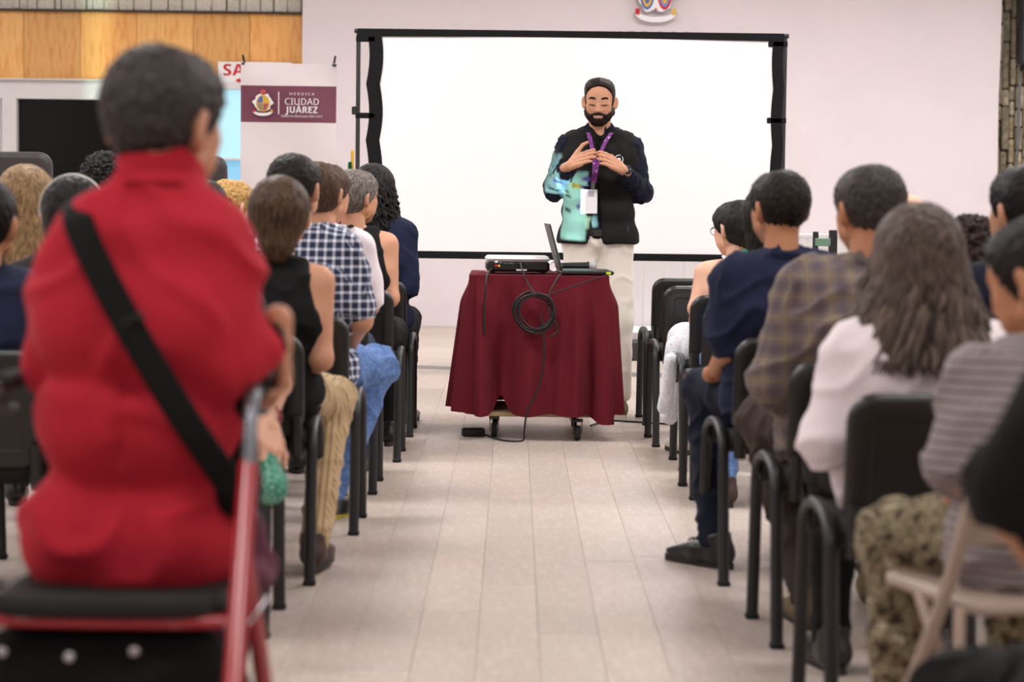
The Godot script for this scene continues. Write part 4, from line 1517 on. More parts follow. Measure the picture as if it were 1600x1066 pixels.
const FEATURES := [
	[Vector3(0, 0.008, -0.097), Vector3(0, -0.032, -0.117), 0.0075, 0.0115],
	[Vector3(-0.011, -0.037, -0.102), Vector3(0.011, -0.037, -0.102), 0.0085, 0.0085],
	[Vector3(-0.042, 0.022, -0.082), Vector3(-0.012, 0.018, -0.096), 0.009, 0.009],
	[Vector3(0.042, 0.022, -0.082), Vector3(0.012, 0.018, -0.096), 0.009, 0.009],
	[Vector3(-0.018, -0.064, -0.092), Vector3(0.018, -0.064, -0.092), 0.0075, 0.0075],
	[Vector3(-0.015, -0.073, -0.09), Vector3(0.015, -0.073, -0.09), 0.0075, 0.0075]]


func ears() -> Array:
	var e := []
	for s in [-1, 1]:
		var c := Vector3(s * 0.077, -0.012, 0.012)
		var last := Vector3.ZERO
		for i in 8:
			var a := -2.2 + 4.6 * i / 7.0  # a rim open towards the face
			var p := c + Vector3(s * (0.003 + 0.009 * cos(a)), sin(a) * 0.026 - 0.002, cos(a) * 0.014)
			if i > 0:
				e.append([last, p, 0.0048, 0.0048])
			last = p
		e.append([c + Vector3(-s * 0.006, 0.01, 0), c + Vector3(-s * 0.006, -0.016, -0.002), 0.01, 0.009])
		e.append([c + Vector3(s * 0.001, 0.008, 0.006), c + Vector3(0, -0.018, 0.004), 0.006, 0.006])
	return e


func hand_bones(wrist: Vector3, dir: Vector3, palm: Vector3, right: bool, curl := 0.35, size := 1.0, thumb_out := 0.6) -> Array:
	var u := dir.normalized()
	var n := (palm - u * palm.dot(u)).normalized()
	var s := u.cross(n) if right else n.cross(u)  # towards the thumb
	var out := []
	var across := [0.031, 0.0105, -0.0105, -0.029]
	var reach := [0.088, 0.092, 0.088, 0.08]
	var long := [0.074, 0.082, 0.076, 0.06]
	for i in 4:
		var kn: Vector3 = wrist + (u * reach[i] + s * across[i]) * size
		out.append([wrist + (u * 0.012 + s * across[i] * 0.55) * size, kn, 0.0165 * size, 0.0125 * size])
		var d := u
		var p := kn
		var cr := curl * (1.0 + 0.12 * i)
		for k in 3:
			d = d.rotated(s.normalized(), 0.0)
			var ang: float = cr * [0.7, 1.0, 0.7][k]
			d = (d * cos(ang) + (n - d * n.dot(d)).normalized() * sin(ang)).normalized()
			var q: Vector3 = p + d * long[i] * [0.46, 0.3, 0.24][k] * size
			var r: float = [0.0098, 0.009, 0.0082][k] * size * (0.88 if i == 3 else 1.0)
			out.append([p, q, r, r * 0.92])
			p = q
	var tb := wrist + (u * 0.022 + s * 0.022) * size
	var t1 := tb + (u * 0.03 + s * 0.028 * thumb_out * 1.6 + n * 0.012) * size
	var t2 := t1 + (u * 0.03 + s * 0.018 * thumb_out * 1.6 + n * 0.008) * size
	var t3 := t2 + (u * 0.026 + s * 0.006 * thumb_out + n * 0.006) * size
	out.append([tb, t1, 0.0165 * size, 0.0125 * size])
	out.append([t1, t2, 0.0115 * size, 0.0102 * size])
	out.append([t2, t3, 0.0102 * size, 0.0085 * size])
	out.append([wrist - u * 0.03 * size, wrist + u * 0.02 * size, 0.026 * size, 0.022 * size])
	return out


func shoe(p: Node3D, ankle: Vector3, dir: Vector3, upper: Material, sole: Material, size := 1.0, laces := true) -> void:
	var d := Vector3(dir.x, 0, dir.z).normalized()
	var side := Vector3(-d.z, 0, d.x)
	var y := ankle.y - 0.085
	var base := Vector3(ankle.x, y, ankle.z)
	var up := Vector3.UP
	var o := grow("shoe", [field([
		[base - d * 0.045 * size + up * 0.045, base + d * 0.05 * size + up * 0.042, 0.036 * size, 0.04 * size],
		[base + d * 0.05 * size + up * 0.04, base + d * 0.16 * size + up * 0.034, 0.042 * size, 0.036 * size],
		[base - d * 0.03 * size + up * 0.05, base - d * 0.02 * size + up * 0.105, 0.038 * size, 0.042 * size]], 0.008, 0.03, {"cuts": [[Vector3.DOWN, -(y + 0.012)], [(Vector3.UP * 0.9 + d * 0.3).normalized(), (base + up * 0.1).dot((Vector3.UP * 0.9 + d * 0.3).normalized())]]})], upper, p)
	var b := MB.new()
	var poly := PackedVector2Array()
	for i in 28:
		var a := TAU * i / 28.0
		var l: float = 0.058 + cos(a) * 0.142
		var wd: float = 0.042 * (0.82 + 0.18 * cos(a)) * signf(sin(a)) * pow(absf(sin(a)), 0.55)
		poly.append(Vector2(l * size, wd * size))
	b.plate(poly, 0.0, 0.02, Transform3D(Basis(d, -side, up), base))
	obj("sole", b.mesh(), sole, o)
	if laces:
		b = MB.new()
		for i in 4:
			var c := base + d * (0.03 + i * 0.02) * size + up * (0.088 - i * 0.0042)
			b.tube([c - side * 0.02, c + up * 0.006, c + side * 0.02], 0.0028, 6)
		obj("laces", b.mesh(), sole if sole == M.sole_pale else M.black, o)


func eye_mesh() -> ArrayMesh:
	var b := MB.new()
	b.ball(Vector3.ZERO, Vector3(0.012, 0.012, 0.012), 16)
	b.colored = true
	for i in b.v.size():
		b.c[i] = Color(0.02, 0.012, 0.01) if b.v[i].z < -0.0105 else (Color(0.12, 0.06, 0.03) if b.v[i].z < -0.0088 else Color(0.82, 0.8, 0.78))
	return b.mesh()


var eyes_shared: ArrayMesh
func person(label: String, at: Vector3, turn: float, cfg: Dictionary) -> Dictionary:
	var d := {"seat": 0.46, "top": 1.28, "w": 1.0, "fat": 0.0, "lean": 0.05, "side": 0.0, "hz": -0.03, "neck": 0.285, "shf": 0.915, "shw": 0.155, "chf": 0.84, "chw": 0.112, "skin": M.skin_mid, "head": Vector3.ZERO, "hoff": Vector3.ZERO, "hs": 1.0,
		"shirt": null, "sleeve": 2, "trousers": M.charcoal_cloth, "shoes": M.shoe_black, "sole": M.sole_dark, "loose": 0.012, "cell": 0.014, "folds": 0.008, "arms": [{}, {}], "legs": [{}, {}], "hands": 0.35, "collar": null, "neckline": 0.0, "seed": 1, "shirt_cuts": [], "ears": true, "slv": 0.95, "fold_size": Vector3(5, 9, 5), "collar_up": 0.012, "group": "seated audience"}
	d.merge(cfg, true)
	var t := thing("person", label, "person", at, turn, d.group)
	var hy: float = d.seat + 0.085
	var sh: float = d.top - d.neck
	var w: float = d.w
	var spine := func(f: float) -> Vector3: return Vector3(d.side * f, lerpf(hy, sh, f), d.hz + d.lean * f + 0.025 * sin(PI * f))
	var X := func(x: float) -> Vector3: return Vector3(x * w, 0, 0)
	var fat: float = d.fat
	var torso := [
		[spine.call(0.0) - X.call(0.08), spine.call(0.0) + X.call(0.08), 0.104 + fat, 0.104 + fat],
		[spine.call(0.32) - X.call(0.062) + Vector3(0, 0, -0.012), spine.call(0.32) + X.call(0.062) + Vector3(0, 0, -0.012), 0.1 + fat, 0.1 + fat],
		[spine.call(0.62) - X.call(0.082), spine.call(0.62) + X.call(0.082), 0.106 + fat * 0.7, 0.106 + fat * 0.7],
		[spine.call(d.chf) - X.call(d.chw), spine.call(d.chf) + X.call(d.chw), 0.078 + fat * 0.4, 0.078 + fat * 0.4],
		[spine.call(1.0), spine.call(d.shf) - X.call(d.shw), 0.046, 0.05],
		[spine.call(1.0), spine.call(d.shf) + X.call(d.shw), 0.046, 0.05]]
	var hc: Vector3 = Vector3(d.side, d.top - 0.118 * d.hs, d.hz + d.lean - 0.035) + d.hoff
	var T := Transform3D(Basis.from_euler(d.head), hc)
	var nb: Vector3 = spine.call(0.97)
	var neck := [[nb, T * Vector3(0, -0.07, 0.02), 0.056 * (0.5 + 0.5 * w), 0.051 * (0.5 + 0.5 * w)]]
	var joints := []
	var arms := []
	var legs := []
	for i in 2:
		var s := -1.0 if i == 0 else 1.0
		var a := {"sh": spine.call(d.shf - 0.02) + X.call(s * (d.shw + 0.012)), "elbow": Vector3(s * 0.215 * w + d.side * 0.7, hy + 0.17, d.hz - 0.03 + d.lean * 0.4), "wrist": Vector3(s * 0.12, d.seat + 0.2, d.hz - 0.3), "dir": Vector3(-s * 0.35, -0.25, -1), "palm": Vector3(0, -1, 0.1), "curl": d.hands}
		a.merge(d.arms[i], true)
		joints.append(a)
		var ar: float = 0.5 + 0.5 * w
		arms.append([a.sh, a.elbow, 0.048 * ar, 0.039 * ar])
		arms.append([a.elbow, a.wrist, 0.039 * ar, 0.026 * ar])
		var l := {"hip": Vector3(s * 0.085 * w, hy - 0.005, d.hz - 0.04), "knee": Vector3(s * 0.12, d.seat + 0.055, d.hz - 0.47), "ankle": Vector3(s * 0.125, 0.085, d.hz - 0.44), "dir": Vector3(s * 0.15, 0, -1)}
		l.merge(d.legs[i], true)
		d.legs[i] = l
		legs.append([l.hip, l.knee, 0.084 + fat * 0.4, 0.062])
		legs.append([l.knee, l.ankle, 0.058, 0.038])
	# the body: torso, limbs and neck, with finer grids for head and hands
	var skull := moved(SKULL, T, d.hs) + moved(FACE, T, d.hs)
	var head := skull + moved(FEATURES, T, d.hs) + (moved(ears(), T, d.hs) if d.ears else []) + [[T * Vector3(0, -0.05, 0.02), nb + Vector3(0, 0.03, 0), 0.052 * (0.5 + 0.5 * w), 0.055 * (0.5 + 0.5 * w)]]
	var fields := [field(rb(torso, -0.005 if d.sleeve == 0 else -0.016) + neck + arms + rb(legs, -0.006), d.cell, 0.024), field(head, 0.0065, 0.016)]
	for i in 2:
		var a: Dictionary = joints[i]
		fields.append(field(hand_bones(a.wrist, a.dir, a.palm, i == 1, a.curl, 0.94 if w < 0.95 else 1.0), 0.0052, 0.006))
	grow("body", fields, d.skin, t)
	if d.shirt:
		var lo: float = d.loose
		var up := rb(torso, lo)
		for i in 2:
			if d.sleeve == 1:
				var a: Dictionary = joints[i]
				var q: Vector3 = a.sh.lerp(a.elbow, 0.82)
				up.append([a.sh, q, 0.049 + lo, 0.052 + lo * 1.1])
			elif d.sleeve == 2:
				up.append([arms[i * 2][0], arms[i * 2][1], 0.049 + lo, 0.043 + lo])
				up.append([arms[i * 2 + 1][0], arms[i * 2 + 1][0].lerp(arms[i * 2 + 1][1], d.slv), 0.043 + lo, lerpf(0.043, 0.03, d.slv) + lo])
		if d.sleeve == 0:
			for i in 2:
				var sd := -1.0 if i == 0 else 1.0
				var nn := Vector3(sd * 0.97, 0.24, 0)
				d.shirt_cuts.append([nn, nn.dot(joints[i].sh + Vector3(-sd * 0.022, 0.0, 0))])
		grow("shirt", [field(up, d.cell, 0.026, {"amp": d.folds * 1.5, "freq": d.fold_size, "ridged": true, "seed": d.seed, "cuts": [[Vector3.DOWN, -(hy - 0.085)]] + d.shirt_cuts})], d.shirt, t)
	if d.trousers:
		grow("trousers", [field([torso[0]] + rb(legs, 0.008), d.cell, 0.04, {"amp": d.folds * 1.2, "freq": Vector3(7, 9, 7), "ridged": true, "seed": d.seed + 3, "cuts": [[Vector3.UP, hy + 0.1]]})], d.trousers, t)
	if d.shoes:
		for l in d.legs:
			shoe(t, l.ankle, l.dir, d.shoes, d.sole, 0.92 if w < 0.95 else 1.0)
	if d.collar:
		collar(t, nb + Vector3(0, d.collar_up, 0), d.collar, 0.07 * (0.5 + 0.5 * w))
	if eyes_shared == null:
		eyes_shared = eye_mesh()
	for s in [-1, 1]:
		var e := obj("eye", eyes_shared, M.eye, t)
		e.transform = T * Transform3D(Basis(), Vector3(s * 0.031, 0.0, -0.0815) * d.hs)
	d.T = T
	d.node = t
	d.spine = spine
	d.joints = joints
	return d


func collar(t: Node3D, at: Vector3, m: Material, r: float, open := 0.5) -> void:
	var b := MB.new()
	for k in 2:
		var th := 0.004 * k
		b.sheet(32, 4, func(u, w):
			var a := lerpf(-PI + open, PI - open, u)
			var q: float = r + 0.012 * absf(w - 0.45) + th - 0.006 * w
			return at + Vector3(sin(a) * q, lerpf(-0.012, 0.034, w) - 0.008 * (1.0 - cos(a)), cos(a) * q * 1.02), k == 0)
	obj("collar", b.mesh(), m, t)


func short_hair(P: Dictionary, c0: Color, c1: Color, thick := 0.013, nape := 0.075, seed_ := 2, front := 0.034, amp := 0.005) -> void:
	var T: Transform3D = P.T
	var hs: float = P.hs
	var crown := [[Vector3(0, 0.028 + thick * 0.75, -0.028), Vector3(0, 0.026 + thick * 0.8, 0.03), 0.072 + thick * 0.4, 0.077 + thick * 0.35]]
	var f := field(rb(moved(SKULL, T, hs), 0.003) + moved(crown, T, hs), 0.006, 0.03, {"cuts": [cut(T, Vector3(0, -0.45, -0.89), front, hs), cut(T, Vector3(0, -1, 0.15), nape, hs)], "amp": amp, "freq": Vector3(90, 45, 90), "seed": seed_, "tint": [lin(c0), lin(c1), Vector3(140, 45, 140)]})
	grow("hair", [f], M.hair, P.node)


func hair_blob(P: Dictionary, bones: Array, c0: Color, c1: Color, cuts := [], seed_ := 2, amp := 0.005, freq := Vector3(60, 14, 60), locks: MB = null) -> void:
	var T: Transform3D = P.T
	var cs := []
	for q in cuts:
		cs.append(cut(T, q[0], q[1], P.hs))
	grow("hair", [field(moved(bones, T, P.hs), 0.0068, 0.025, {"cuts": cs, "amp": amp, "freq": freq, "seed": seed_, "tint": [lin(c0), lin(c1), Vector3(120, 22, 120)]})], M.hair, P.node)
	if locks:
		locks.colored = true
		obj("hair_strands", locks.mesh(), M.hair, P.node)


func strands(P: Dictionary, n: int, length: float, spread: float, a0: float, a1: float, c0: Color, c1: Color, seed_: int, wave := 0.0, thick := 0.0065, grow_out := 0.0, back := 0.0) -> MB:
	var b := MB.new()
	var rng := RandomNumberGenerator.new()
	rng.seed = seed_
	var T: Transform3D = P.T
	for i in n:
		var a := lerpf(a0, a1, (i + rng.randf()) / n)
		var d := Vector3(sin(a), 0, cos(a))
		var root := rng.randf_range(0.15, 0.7)
		var pts := []
		var L := length * rng.randf_range(0.92, 1.03)
		for k in 6:
			var th := lerpf(root, 1.62, k / 5.0)
			var lift := 0.004 + grow_out + rng.randf() * 0.003
			pts.append(T * ((Vector3(0, 0.018, 0.006) + Vector3(d.x * sin(th) * (0.087 + lift), cos(th) * (0.092 + lift), d.z * sin(th) * (0.104 + lift))) * P.hs))
		var q: Vector3 = T * ((Vector3(0, 0.018, 0.006) + Vector3(d.x * (0.09 + grow_out), 0, d.z * (0.107 + grow_out))) * P.hs)
		var o := (T.basis * d)
		o.y = 0
		var ph := rng.randf() * TAU
		var ph2 := rng.randf() * TAU
		var fall := 9
		for k in range(1, fall + 1):
			var s := float(k) / fall
			var wv := wave * minf(s * 3.0, 1.0)
			pts.append(q + Vector3(0, -L * s, 0) + o * (spread * pow(s, 1.4) + 0.006 * sin(s * 5.0 + ph2)) + Vector3(0, 0, back * s) + Vector3(cos(ph + s * 15.0 * (1.0 if wave < 0.015 else 2.2)), 0, sin(ph + s * 15.0 * (1.0 if wave < 0.015 else 2.2))) * wv)
		var rr := []
		for k in pts.size():
			var s := float(k) / (pts.size() - 1)
			rr.append(thick * (0.55 + 0.6 * sin(minf(s * 2.2, 1.0) * PI * 0.5)) * (1.0 - 0.7 * pow(s, 8.0)))
		b.col = lin(c0).lerp(lin(c1), clampf(rng.randfn(0.45, 0.3), 0.0, 1.0))
		b.tube(pts, rr, 5, 0.6)
	return b


const CAP := [
	[Vector3(0, 0.03, -0.022), Vector3(0, 0.026, 0.034), 0.086, 0.09],
	[Vector3(0, -0.012, 0.04), Vector3(0, 0.0, 0.0), 0.082, 0.08]]
const FACE_OFF := [[Vector3(0, -0.62, -0.78), 0.03]]


func glasses(P: Dictionary, c: Material) -> void:
	var T: Transform3D = P.T
	var g := Node3D.new()
	g.name = "glasses"
	P.node.add_child(g, true)
	for s in [-1, 1]:
		var ring := []
		for i in 21:
			var a := TAU * i / 20.0
			ring.append(T * Vector3(s * 0.033 + cos(a) * 0.025, -0.002 + sin(a) * 0.019, -0.104))
		obj("rim", tube_mesh(ring, 0.0018, 6), c, g)
		obj("temple", tube_mesh([T * Vector3(s * 0.058, 0.004, -0.104), T * Vector3(s * 0.083, 0.008, -0.03), T * Vector3(s * 0.088, 0.006, 0.02), T * Vector3(s * 0.086, -0.015, 0.034)], 0.002, 6), c, g)
	obj("bridge", tube_mesh([T * Vector3(-0.009, 0.002, -0.106), T * Vector3(0.009, 0.002, -0.106)], 0.0018, 6), c, g)


func audience() -> void:
	var blk0 := rgb8(20, 17, 17)
	var blk1 := rgb8(36, 32, 32)
	var brn0 := rgb8(44, 32, 26)
	var brn1 := rgb8(92, 70, 54)
	var P: Dictionary
	# --- the man in red on the walking frame
	P = person("grey-haired man in red seated on the walking frame, black strap across his back", Vector3(-0.635, 0, -3.84), -0.03, {"seat": 0.50, "top": 1.405, "w": 0.84, "fat": 0.004, "lean": 0.0, "side": 0.045, "hz": 0.0, "neck": 0.225, "shf": 0.765, "shw": 0.142, "chf": 0.82, "chw": 0.095, "skin": M.skin_mid, "head": Vector3(-0.08, -0.42, -0.03), "hs": 1.04, "hoff": Vector3(0.0, 0, -0.01),
		"shirt": M.red_cloth, "sleeve": 2, "slv": 0.4, "loose": 0.014, "folds": 0.008, "fold_size": Vector3(3.6, 6, 3.6), "collar_up": 0.03, "trousers": M.plum_cloth, "cell": 0.0095, "collar": M.red_cloth, "seed": 8,
		"arms": [{"elbow": Vector3(-0.14, 0.87, -0.06), "wrist": Vector3(-0.17, 0.84, -0.28), "dir": Vector3(0, -0.3, -1)}, {"sh": Vector3(0.15, 1.02, 0.03), "elbow": Vector3(0.168, 0.885, 0.05), "wrist": Vector3(0.245, 0.925, -0.02), "dir": Vector3(0.05, -0.9, -0.1), "palm": Vector3(-0.9, -0.1, 0.3), "curl": 0.75}], "legs": [{"knee": Vector3(-0.1, 0.53, -0.42)}, {"knee": Vector3(0.085, 0.53, -0.42), "ankle": Vector3(0.08, 0.085, -0.4)}]})
	short_hair(P, rgb8(28, 26, 26), rgb8(86, 79, 76), 0.013, 0.09, 12, 0.034, 0.006)
	var strap := MB.new()
	var sp := curve([Vector3(-0.085, 1.02, -0.125), Vector3(-0.085, 1.115, -0.05), Vector3(-0.08, 1.146, 0.03), Vector3(-0.06, 1.105, 0.125), Vector3(0.005, 0.99, 0.165), Vector3(0.075, 0.87, 0.168), Vector3(0.135, 0.77, 0.150), Vector3(0.185, 0.68, 0.09)], 6)
	strap.tube(sp, 0.025, 8, 0.12, Vector3(1, 0.25, 0))
	obj("strap", strap.mesh(), M.black_cloth, P.node, "wide black shoulder strap")
	obj("buckle", box_mesh(Vector3(0.028, 0.955, 0.172), Vector3(0.055, 0.014, 0.008), 0.003, Basis(Vector3.BACK, 0.5)), M.black_gloss, P.node)
	obj("cuff_band", tube_mesh([Vector3(0.205, 0.906, 0.01), Vector3(0.24, 0.92, -0.015)], 0.036, 14), M.black_cloth, P.node)
	var bag := grow("shoulder_bag", [field([[Vector3(-0.455, 0.86, -3.86), Vector3(-0.455, 0.68, -3.84), 0.026, 0.035], [Vector3(-0.46, 0.66, -3.95), Vector3(-0.46, 0.66, -3.8), 0.04, 0.04], [Vector3(-0.455, 0.82, -3.97), Vector3(-0.455, 0.82, -3.84), 0.024, 0.026]], 0.01, 0.04, {"amp": 0.01, "seed": 4})], M.black_cloth, null)
	meta(bag, "soft black shoulder bag hanging at the red-shirted man's side", "bag")
	var pb := grow("cloth_bag", [field([[Vector3(-0.425, 0.60, -3.86), Vector3(-0.422, 0.53, -3.84), 0.012, 0.022], [Vector3(-0.425, 0.53, -3.93), Vector3(-0.42, 0.52, -3.82), 0.024, 0.022]], 0.008, 0.04, {"amp": 0.012, "seed": 14, "freq": Vector3(16, 10, 16)})], cloth(rgb8(104, 62, 78), 0.7, 0.4), null)
	meta(pb, "crumpled plum-coloured bag hanging on the red walking frame", "bag")
	# --- left block, by the aisle
	P = person("woman behind the red shirt, her braceleted arm reaching for a green purse", Vector3(-0.875, 0, -6.16), 0.0, {"top": 1.16, "w": 0.88, "skin": M.skin_light, "shirt": M.black_cloth, "sleeve": 1, "lean": -0.04, "trousers": M.black_cloth, "cell": 0.016,
		"arms": [{}, {"elbow": Vector3(0.26, 0.66, 0.12), "wrist": Vector3(0.27, 0.6, 0.47), "dir": Vector3(0.1, -0.75, 0.55), "palm": Vector3(-0.6, -0.5, -0.5), "curl": 0.3}]})
	short_hair(P, blk0, blk1, 0.02, 0.11)
	bracelet(P.node, Vector3(0.27, 0.605, 0.45), Vector3(0.02, -0.1, 0.5), 0.03, rgb8(150, 40, 60))
	var pu := grow("purse", [field([[Vector3(-0.612, 0.535, -5.66), Vector3(-0.595, 0.45, -5.63), 0.02, 0.042], [Vector3(-0.60, 0.44, -5.70), Vector3(-0.585, 0.43, -5.60), 0.04, 0.035]], 0.007, 0.03, {"amp": 0.01, "seed": 3})], M.floral, null)
	meta(pu, "small green floral cloth purse held beside the chair", "purse")
	P = person("woman with brown hair tied low, black sleeveless top and striped tan trousers", Vector3(-0.745, 0, -6.97), -0.03, {"top": 1.213, "w": 0.8, "skin": M.skin_mid, "shirt": M.black_cloth, "sleeve": 0, "lean": -0.0, "side": 0.03, "trousers": M.tan_stripe, "shoes": M.shoe_brown, "loose": 0.008, "cell": 0.012, "head": Vector3(-0.05, 0.05, 0.0), "folds": 0.006,
		"arms": [{}, {"elbow": Vector3(0.17, 0.66, 0.03), "wrist": Vector3(0.09, 0.6, -0.14), "dir": Vector3(-0.3, -0.5, -0.4), "palm": Vector3(-0.6, -0.2, 0.3), "curl": 0.4}], "legs": [{"ankle": Vector3(-0.1, 0.085, -0.30)}, {"knee": Vector3(0.16, 0.5, -0.4), "ankle": Vector3(0.15, 0.1, -0.02), "dir": Vector3(0.1, 0, -1)}]})
	hair_blob(P, CAP + [[Vector3(0, 0.0, 0.05), Vector3(0, -0.1, 0.075), 0.085, 0.05], [Vector3(0, -0.1, 0.075), Vector3(0, -0.125, 0.08), 0.045, 0.03]], rgb8(44, 32, 25), rgb8(96, 73, 55), FACE_OFF, 5, 0.004, Vector3(50, 8, 50), strands(P, 110, 0.07, -0.06, -1.9, 1.9, rgb8(44, 32, 25), rgb8(104, 80, 60), 3, 0.0, 0.006))
	P = person("man in a navy and white checked shirt and blue jeans", Vector3(-0.765, 0, -7.98), -0.02, {"top": 1.292, "w": 1.08, "fat": 0.022, "skin": M.skin_mid, "shirt": M.checks, "sleeve": 1, "lean": 0.0, "loose": 0.016, "trousers": M.jeans, "cell": 0.012, "head": Vector3(-0.05, -0.2, 0.02), "collar": M.checks, "folds": 0.009,
		"arms": [{}, {"elbow": Vector3(0.24, 0.72, 0.0), "wrist": Vector3(0.17, 0.6, -0.24)}], "legs": [{}, {"knee": Vector3(0.27, 0.53, -0.38), "ankle": Vector3(0.12, 0.085, -0.18), "dir": Vector3(0.45, 0, -1)}], "sole": mat(rgb8(190, 170, 60), 0.7)})
	short_hair(P, rgb8(20, 17, 16), rgb8(44, 38, 34), 0.013, 0.075, 3)
	P = person("woman in a white top with a black strap, brown hair pinned up", Vector3(-0.775, 0, -9.03), -0.03, {"top": 1.275, "w": 0.88, "skin": M.skin_mid, "shirt": M.white_cloth, "sleeve": 1, "lean": 0.0, "trousers": M.dark_jeans, "cell": 0.013, "head": Vector3(-0.05, -0.5, 0), "side": 0.03, "folds": 0.005})
	hair_blob(P, CAP + [[Vector3(0, 0.06, 0.06), Vector3(0, 0.04, 0.08), 0.055, 0.05]], rgb8(46, 33, 26), rgb8(96, 72, 54), FACE_OFF + [[Vector3(0, -1, 0.1), 0.085]], 6)
	obj("strap", tube_mesh(curve([Vector3(0.14, 1.02, -0.04), Vector3(0.135, 1.03, 0.06), Vector3(0.09, 0.98, 0.125), Vector3(0.02, 0.9, 0.16), Vector3(-0.06, 0.8, 0.16)], 6), 0.011, 8, 0.3, Vector3(1, 0.3, 0)), M.black_cloth, P.node)
	P = person("woman with greying pinned-up hair, glasses, hoop earrings and a black sleeveless top", Vector3(-0.70, 0, -10.1), -0.05, {"top": 1.262, "w": 0.9, "fat": 0.01, "skin": M.skin_mid, "shirt": M.black_cloth, "sleeve": 0, "lean": 0.0, "trousers": M.black_cloth, "cell": 0.013, "head": Vector3(-0.05, -0.62, 0), "loose": 0.009, "folds": 0.004, "shirt_cuts": [[Vector3(-0.8, 0.6, 0), 0.56]],
		"arms": [{}, {"elbow": Vector3(0.168, 0.70, 0.03), "wrist": Vector3(0.1, 0.64, -0.2)}]})
	hair_blob(P, CAP + [[Vector3(0, 0.0, 0.09), Vector3(0, -0.02, 0.1), 0.05, 0.045]], rgb8(44, 40, 38), rgb8(136, 126, 118), FACE_OFF + [[Vector3(0, -1, 0.1), 0.085]], 7)
	glasses(P, M.black_gloss)
	earring(P, 0.024)
	P = person("woman with long curly black hair in a navy top", Vector3(-0.68, 0, -11.12), -0.05, {"top": 1.295, "w": 0.95, "fat": 0.012, "skin": M.skin_mid, "shirt": M.navy_cloth, "sleeve": 2, "lean": 0.02, "trousers": M.black_cloth, "cell": 0.013, "head": Vector3(-0.05, -0.2, 0), "folds": 0.005, "arms": [{}, {"elbow": Vector3(0.175, 0.71, 0.03)}]})
	hair_blob(P, CAP + [[Vector3(0.0, -0.02, 0.06), Vector3(0.0, -0.17, 0.085), 0.085, 0.075]], rgb8(14, 12, 13), rgb8(36, 32, 33), FACE_OFF, 8, 0.01, Vector3(40, 30, 40), strands(P, 150, 0.25, 0.045, -2.0, 2.0, rgb8(12, 10, 11), rgb8(48, 43, 44), 5, 0.016, 0.006, 0.008))
	# --- left block, further in
	P = person("woman with long straight fair hair in front of a black office chair", Vector3(-1.7, 0, -7.98), 0.0, {"top": 1.245, "w": 0.9, "skin": M.skin_light, "shirt": M.charcoal_cloth, "lean": 0.0, "cell": 0.018})
	hair_blob(P, CAP + [[Vector3(0.0, 0.0, 0.05), Vector3(0.0, -0.28, 0.09), 0.085, 0.07], [Vector3(0.04, -0.1, 0.06), Vector3(0.05, -0.28, 0.08), 0.06, 0.05]], rgb8(96, 72, 50), rgb8(172, 140, 100), FACE_OFF, 9, 0.005, Vector3(50, 6, 50), strands(P, 150, 0.36, 0.02, -2.1, 2.1, rgb8(96, 72, 48), rgb8(190, 158, 116), 9, 0.003, 0.006, 0.004))
	P = person("listener with dark hair and a pale hairband behind the red shoulder", Vector3(-1.33, 0, -6.97), 0.0, {"top": 1.205, "w": 0.9, "skin": M.skin_mid, "shirt": M.charcoal_cloth, "cell": 0.02})
	hair_blob(P, CAP + [[Vector3(0, -0.03, 0.05), Vector3(0, -0.12, 0.06), 0.08, 0.06]], blk0, blk1, FACE_OFF, 10)
	var band := []
	for i in 25:
		var a := lerpf(-0.2, PI + 0.2, i / 24.0)
		band.append(P.T * (Vector3(0, 0.012, 0.0) + Vector3(cos(a) * 0.1, sin(a) * 0.107, 0.02)))
	obj("hairband", tube_mesh(band, 0.009, 8, 0.4), mat(rgb8(214, 206, 198), 0.6), P.node)
	P = person("listener with short curly black hair in front of the dark door", Vector3(-1.79, 0, -10.1), 0.0, {"top": 1.315, "w": 0.95, "skin": M.skin_tan, "shirt": M.midnight_cloth, "cell": 0.02})
	hair_blob(P, rb(CAP, 0.008), rgb8(16, 14, 14), rgb8(44, 40, 40), FACE_OFF, 11, 0.022, Vector3(60, 60, 60))
	P = person("woman with straight shiny black hair and a pale hair clip", Vector3(-1.215, 0, -9.03), 0.0, {"top": 1.207, "w": 0.88, "skin": M.skin_light, "shirt": M.black_cloth, "cell": 0.02, "head": Vector3(0, 0.2, 0)})
	hair_blob(P, CAP + [[Vector3(0, -0.02, 0.05), Vector3(0, -0.2, 0.07), 0.085, 0.07]], blk0, rgb8(58, 54, 54), FACE_OFF, 12, 0.004, Vector3(50, 6, 50), strands(P, 90, 0.2, 0.02, -2.0, 2.0, blk0, rgb8(64, 60, 60), 12, 0.0, 0.006))
	obj("hair_clip", tube_mesh(curve([P.T * Vector3(0.092, 0.02, 0.05), P.T * Vector3(0.1, -0.01, 0.055), P.T * Vector3(0.096, -0.05, 0.05)], 5), 0.012, 8), mat(rgb8(214, 190, 178), 0.5), P.node)
	P = person("woman with a blond twisted bun, glasses and a pink top with a white collar", Vector3(-1.24, 0, -10.1), -0.15, {"top": 1.21, "w": 0.88, "skin": M.skin_light, "shirt": M.pink_cloth, "cell": 0.018, "head": Vector3(-0.05, -0.55, 0), "collar": M.white_cloth})
	hair_blob(P, CAP + [[Vector3(-0.01, 0.0, 0.07), Vector3(0.01, -0.05, 0.085), 0.062, 0.05]], rgb8(120, 84, 44), rgb8(206, 164, 98), FACE_OFF + [[Vector3(0, -1, 0.1), 0.1]], 13, 0.006, Vector3(26, 60, 26))
	glasses(P, M.black_gloss)
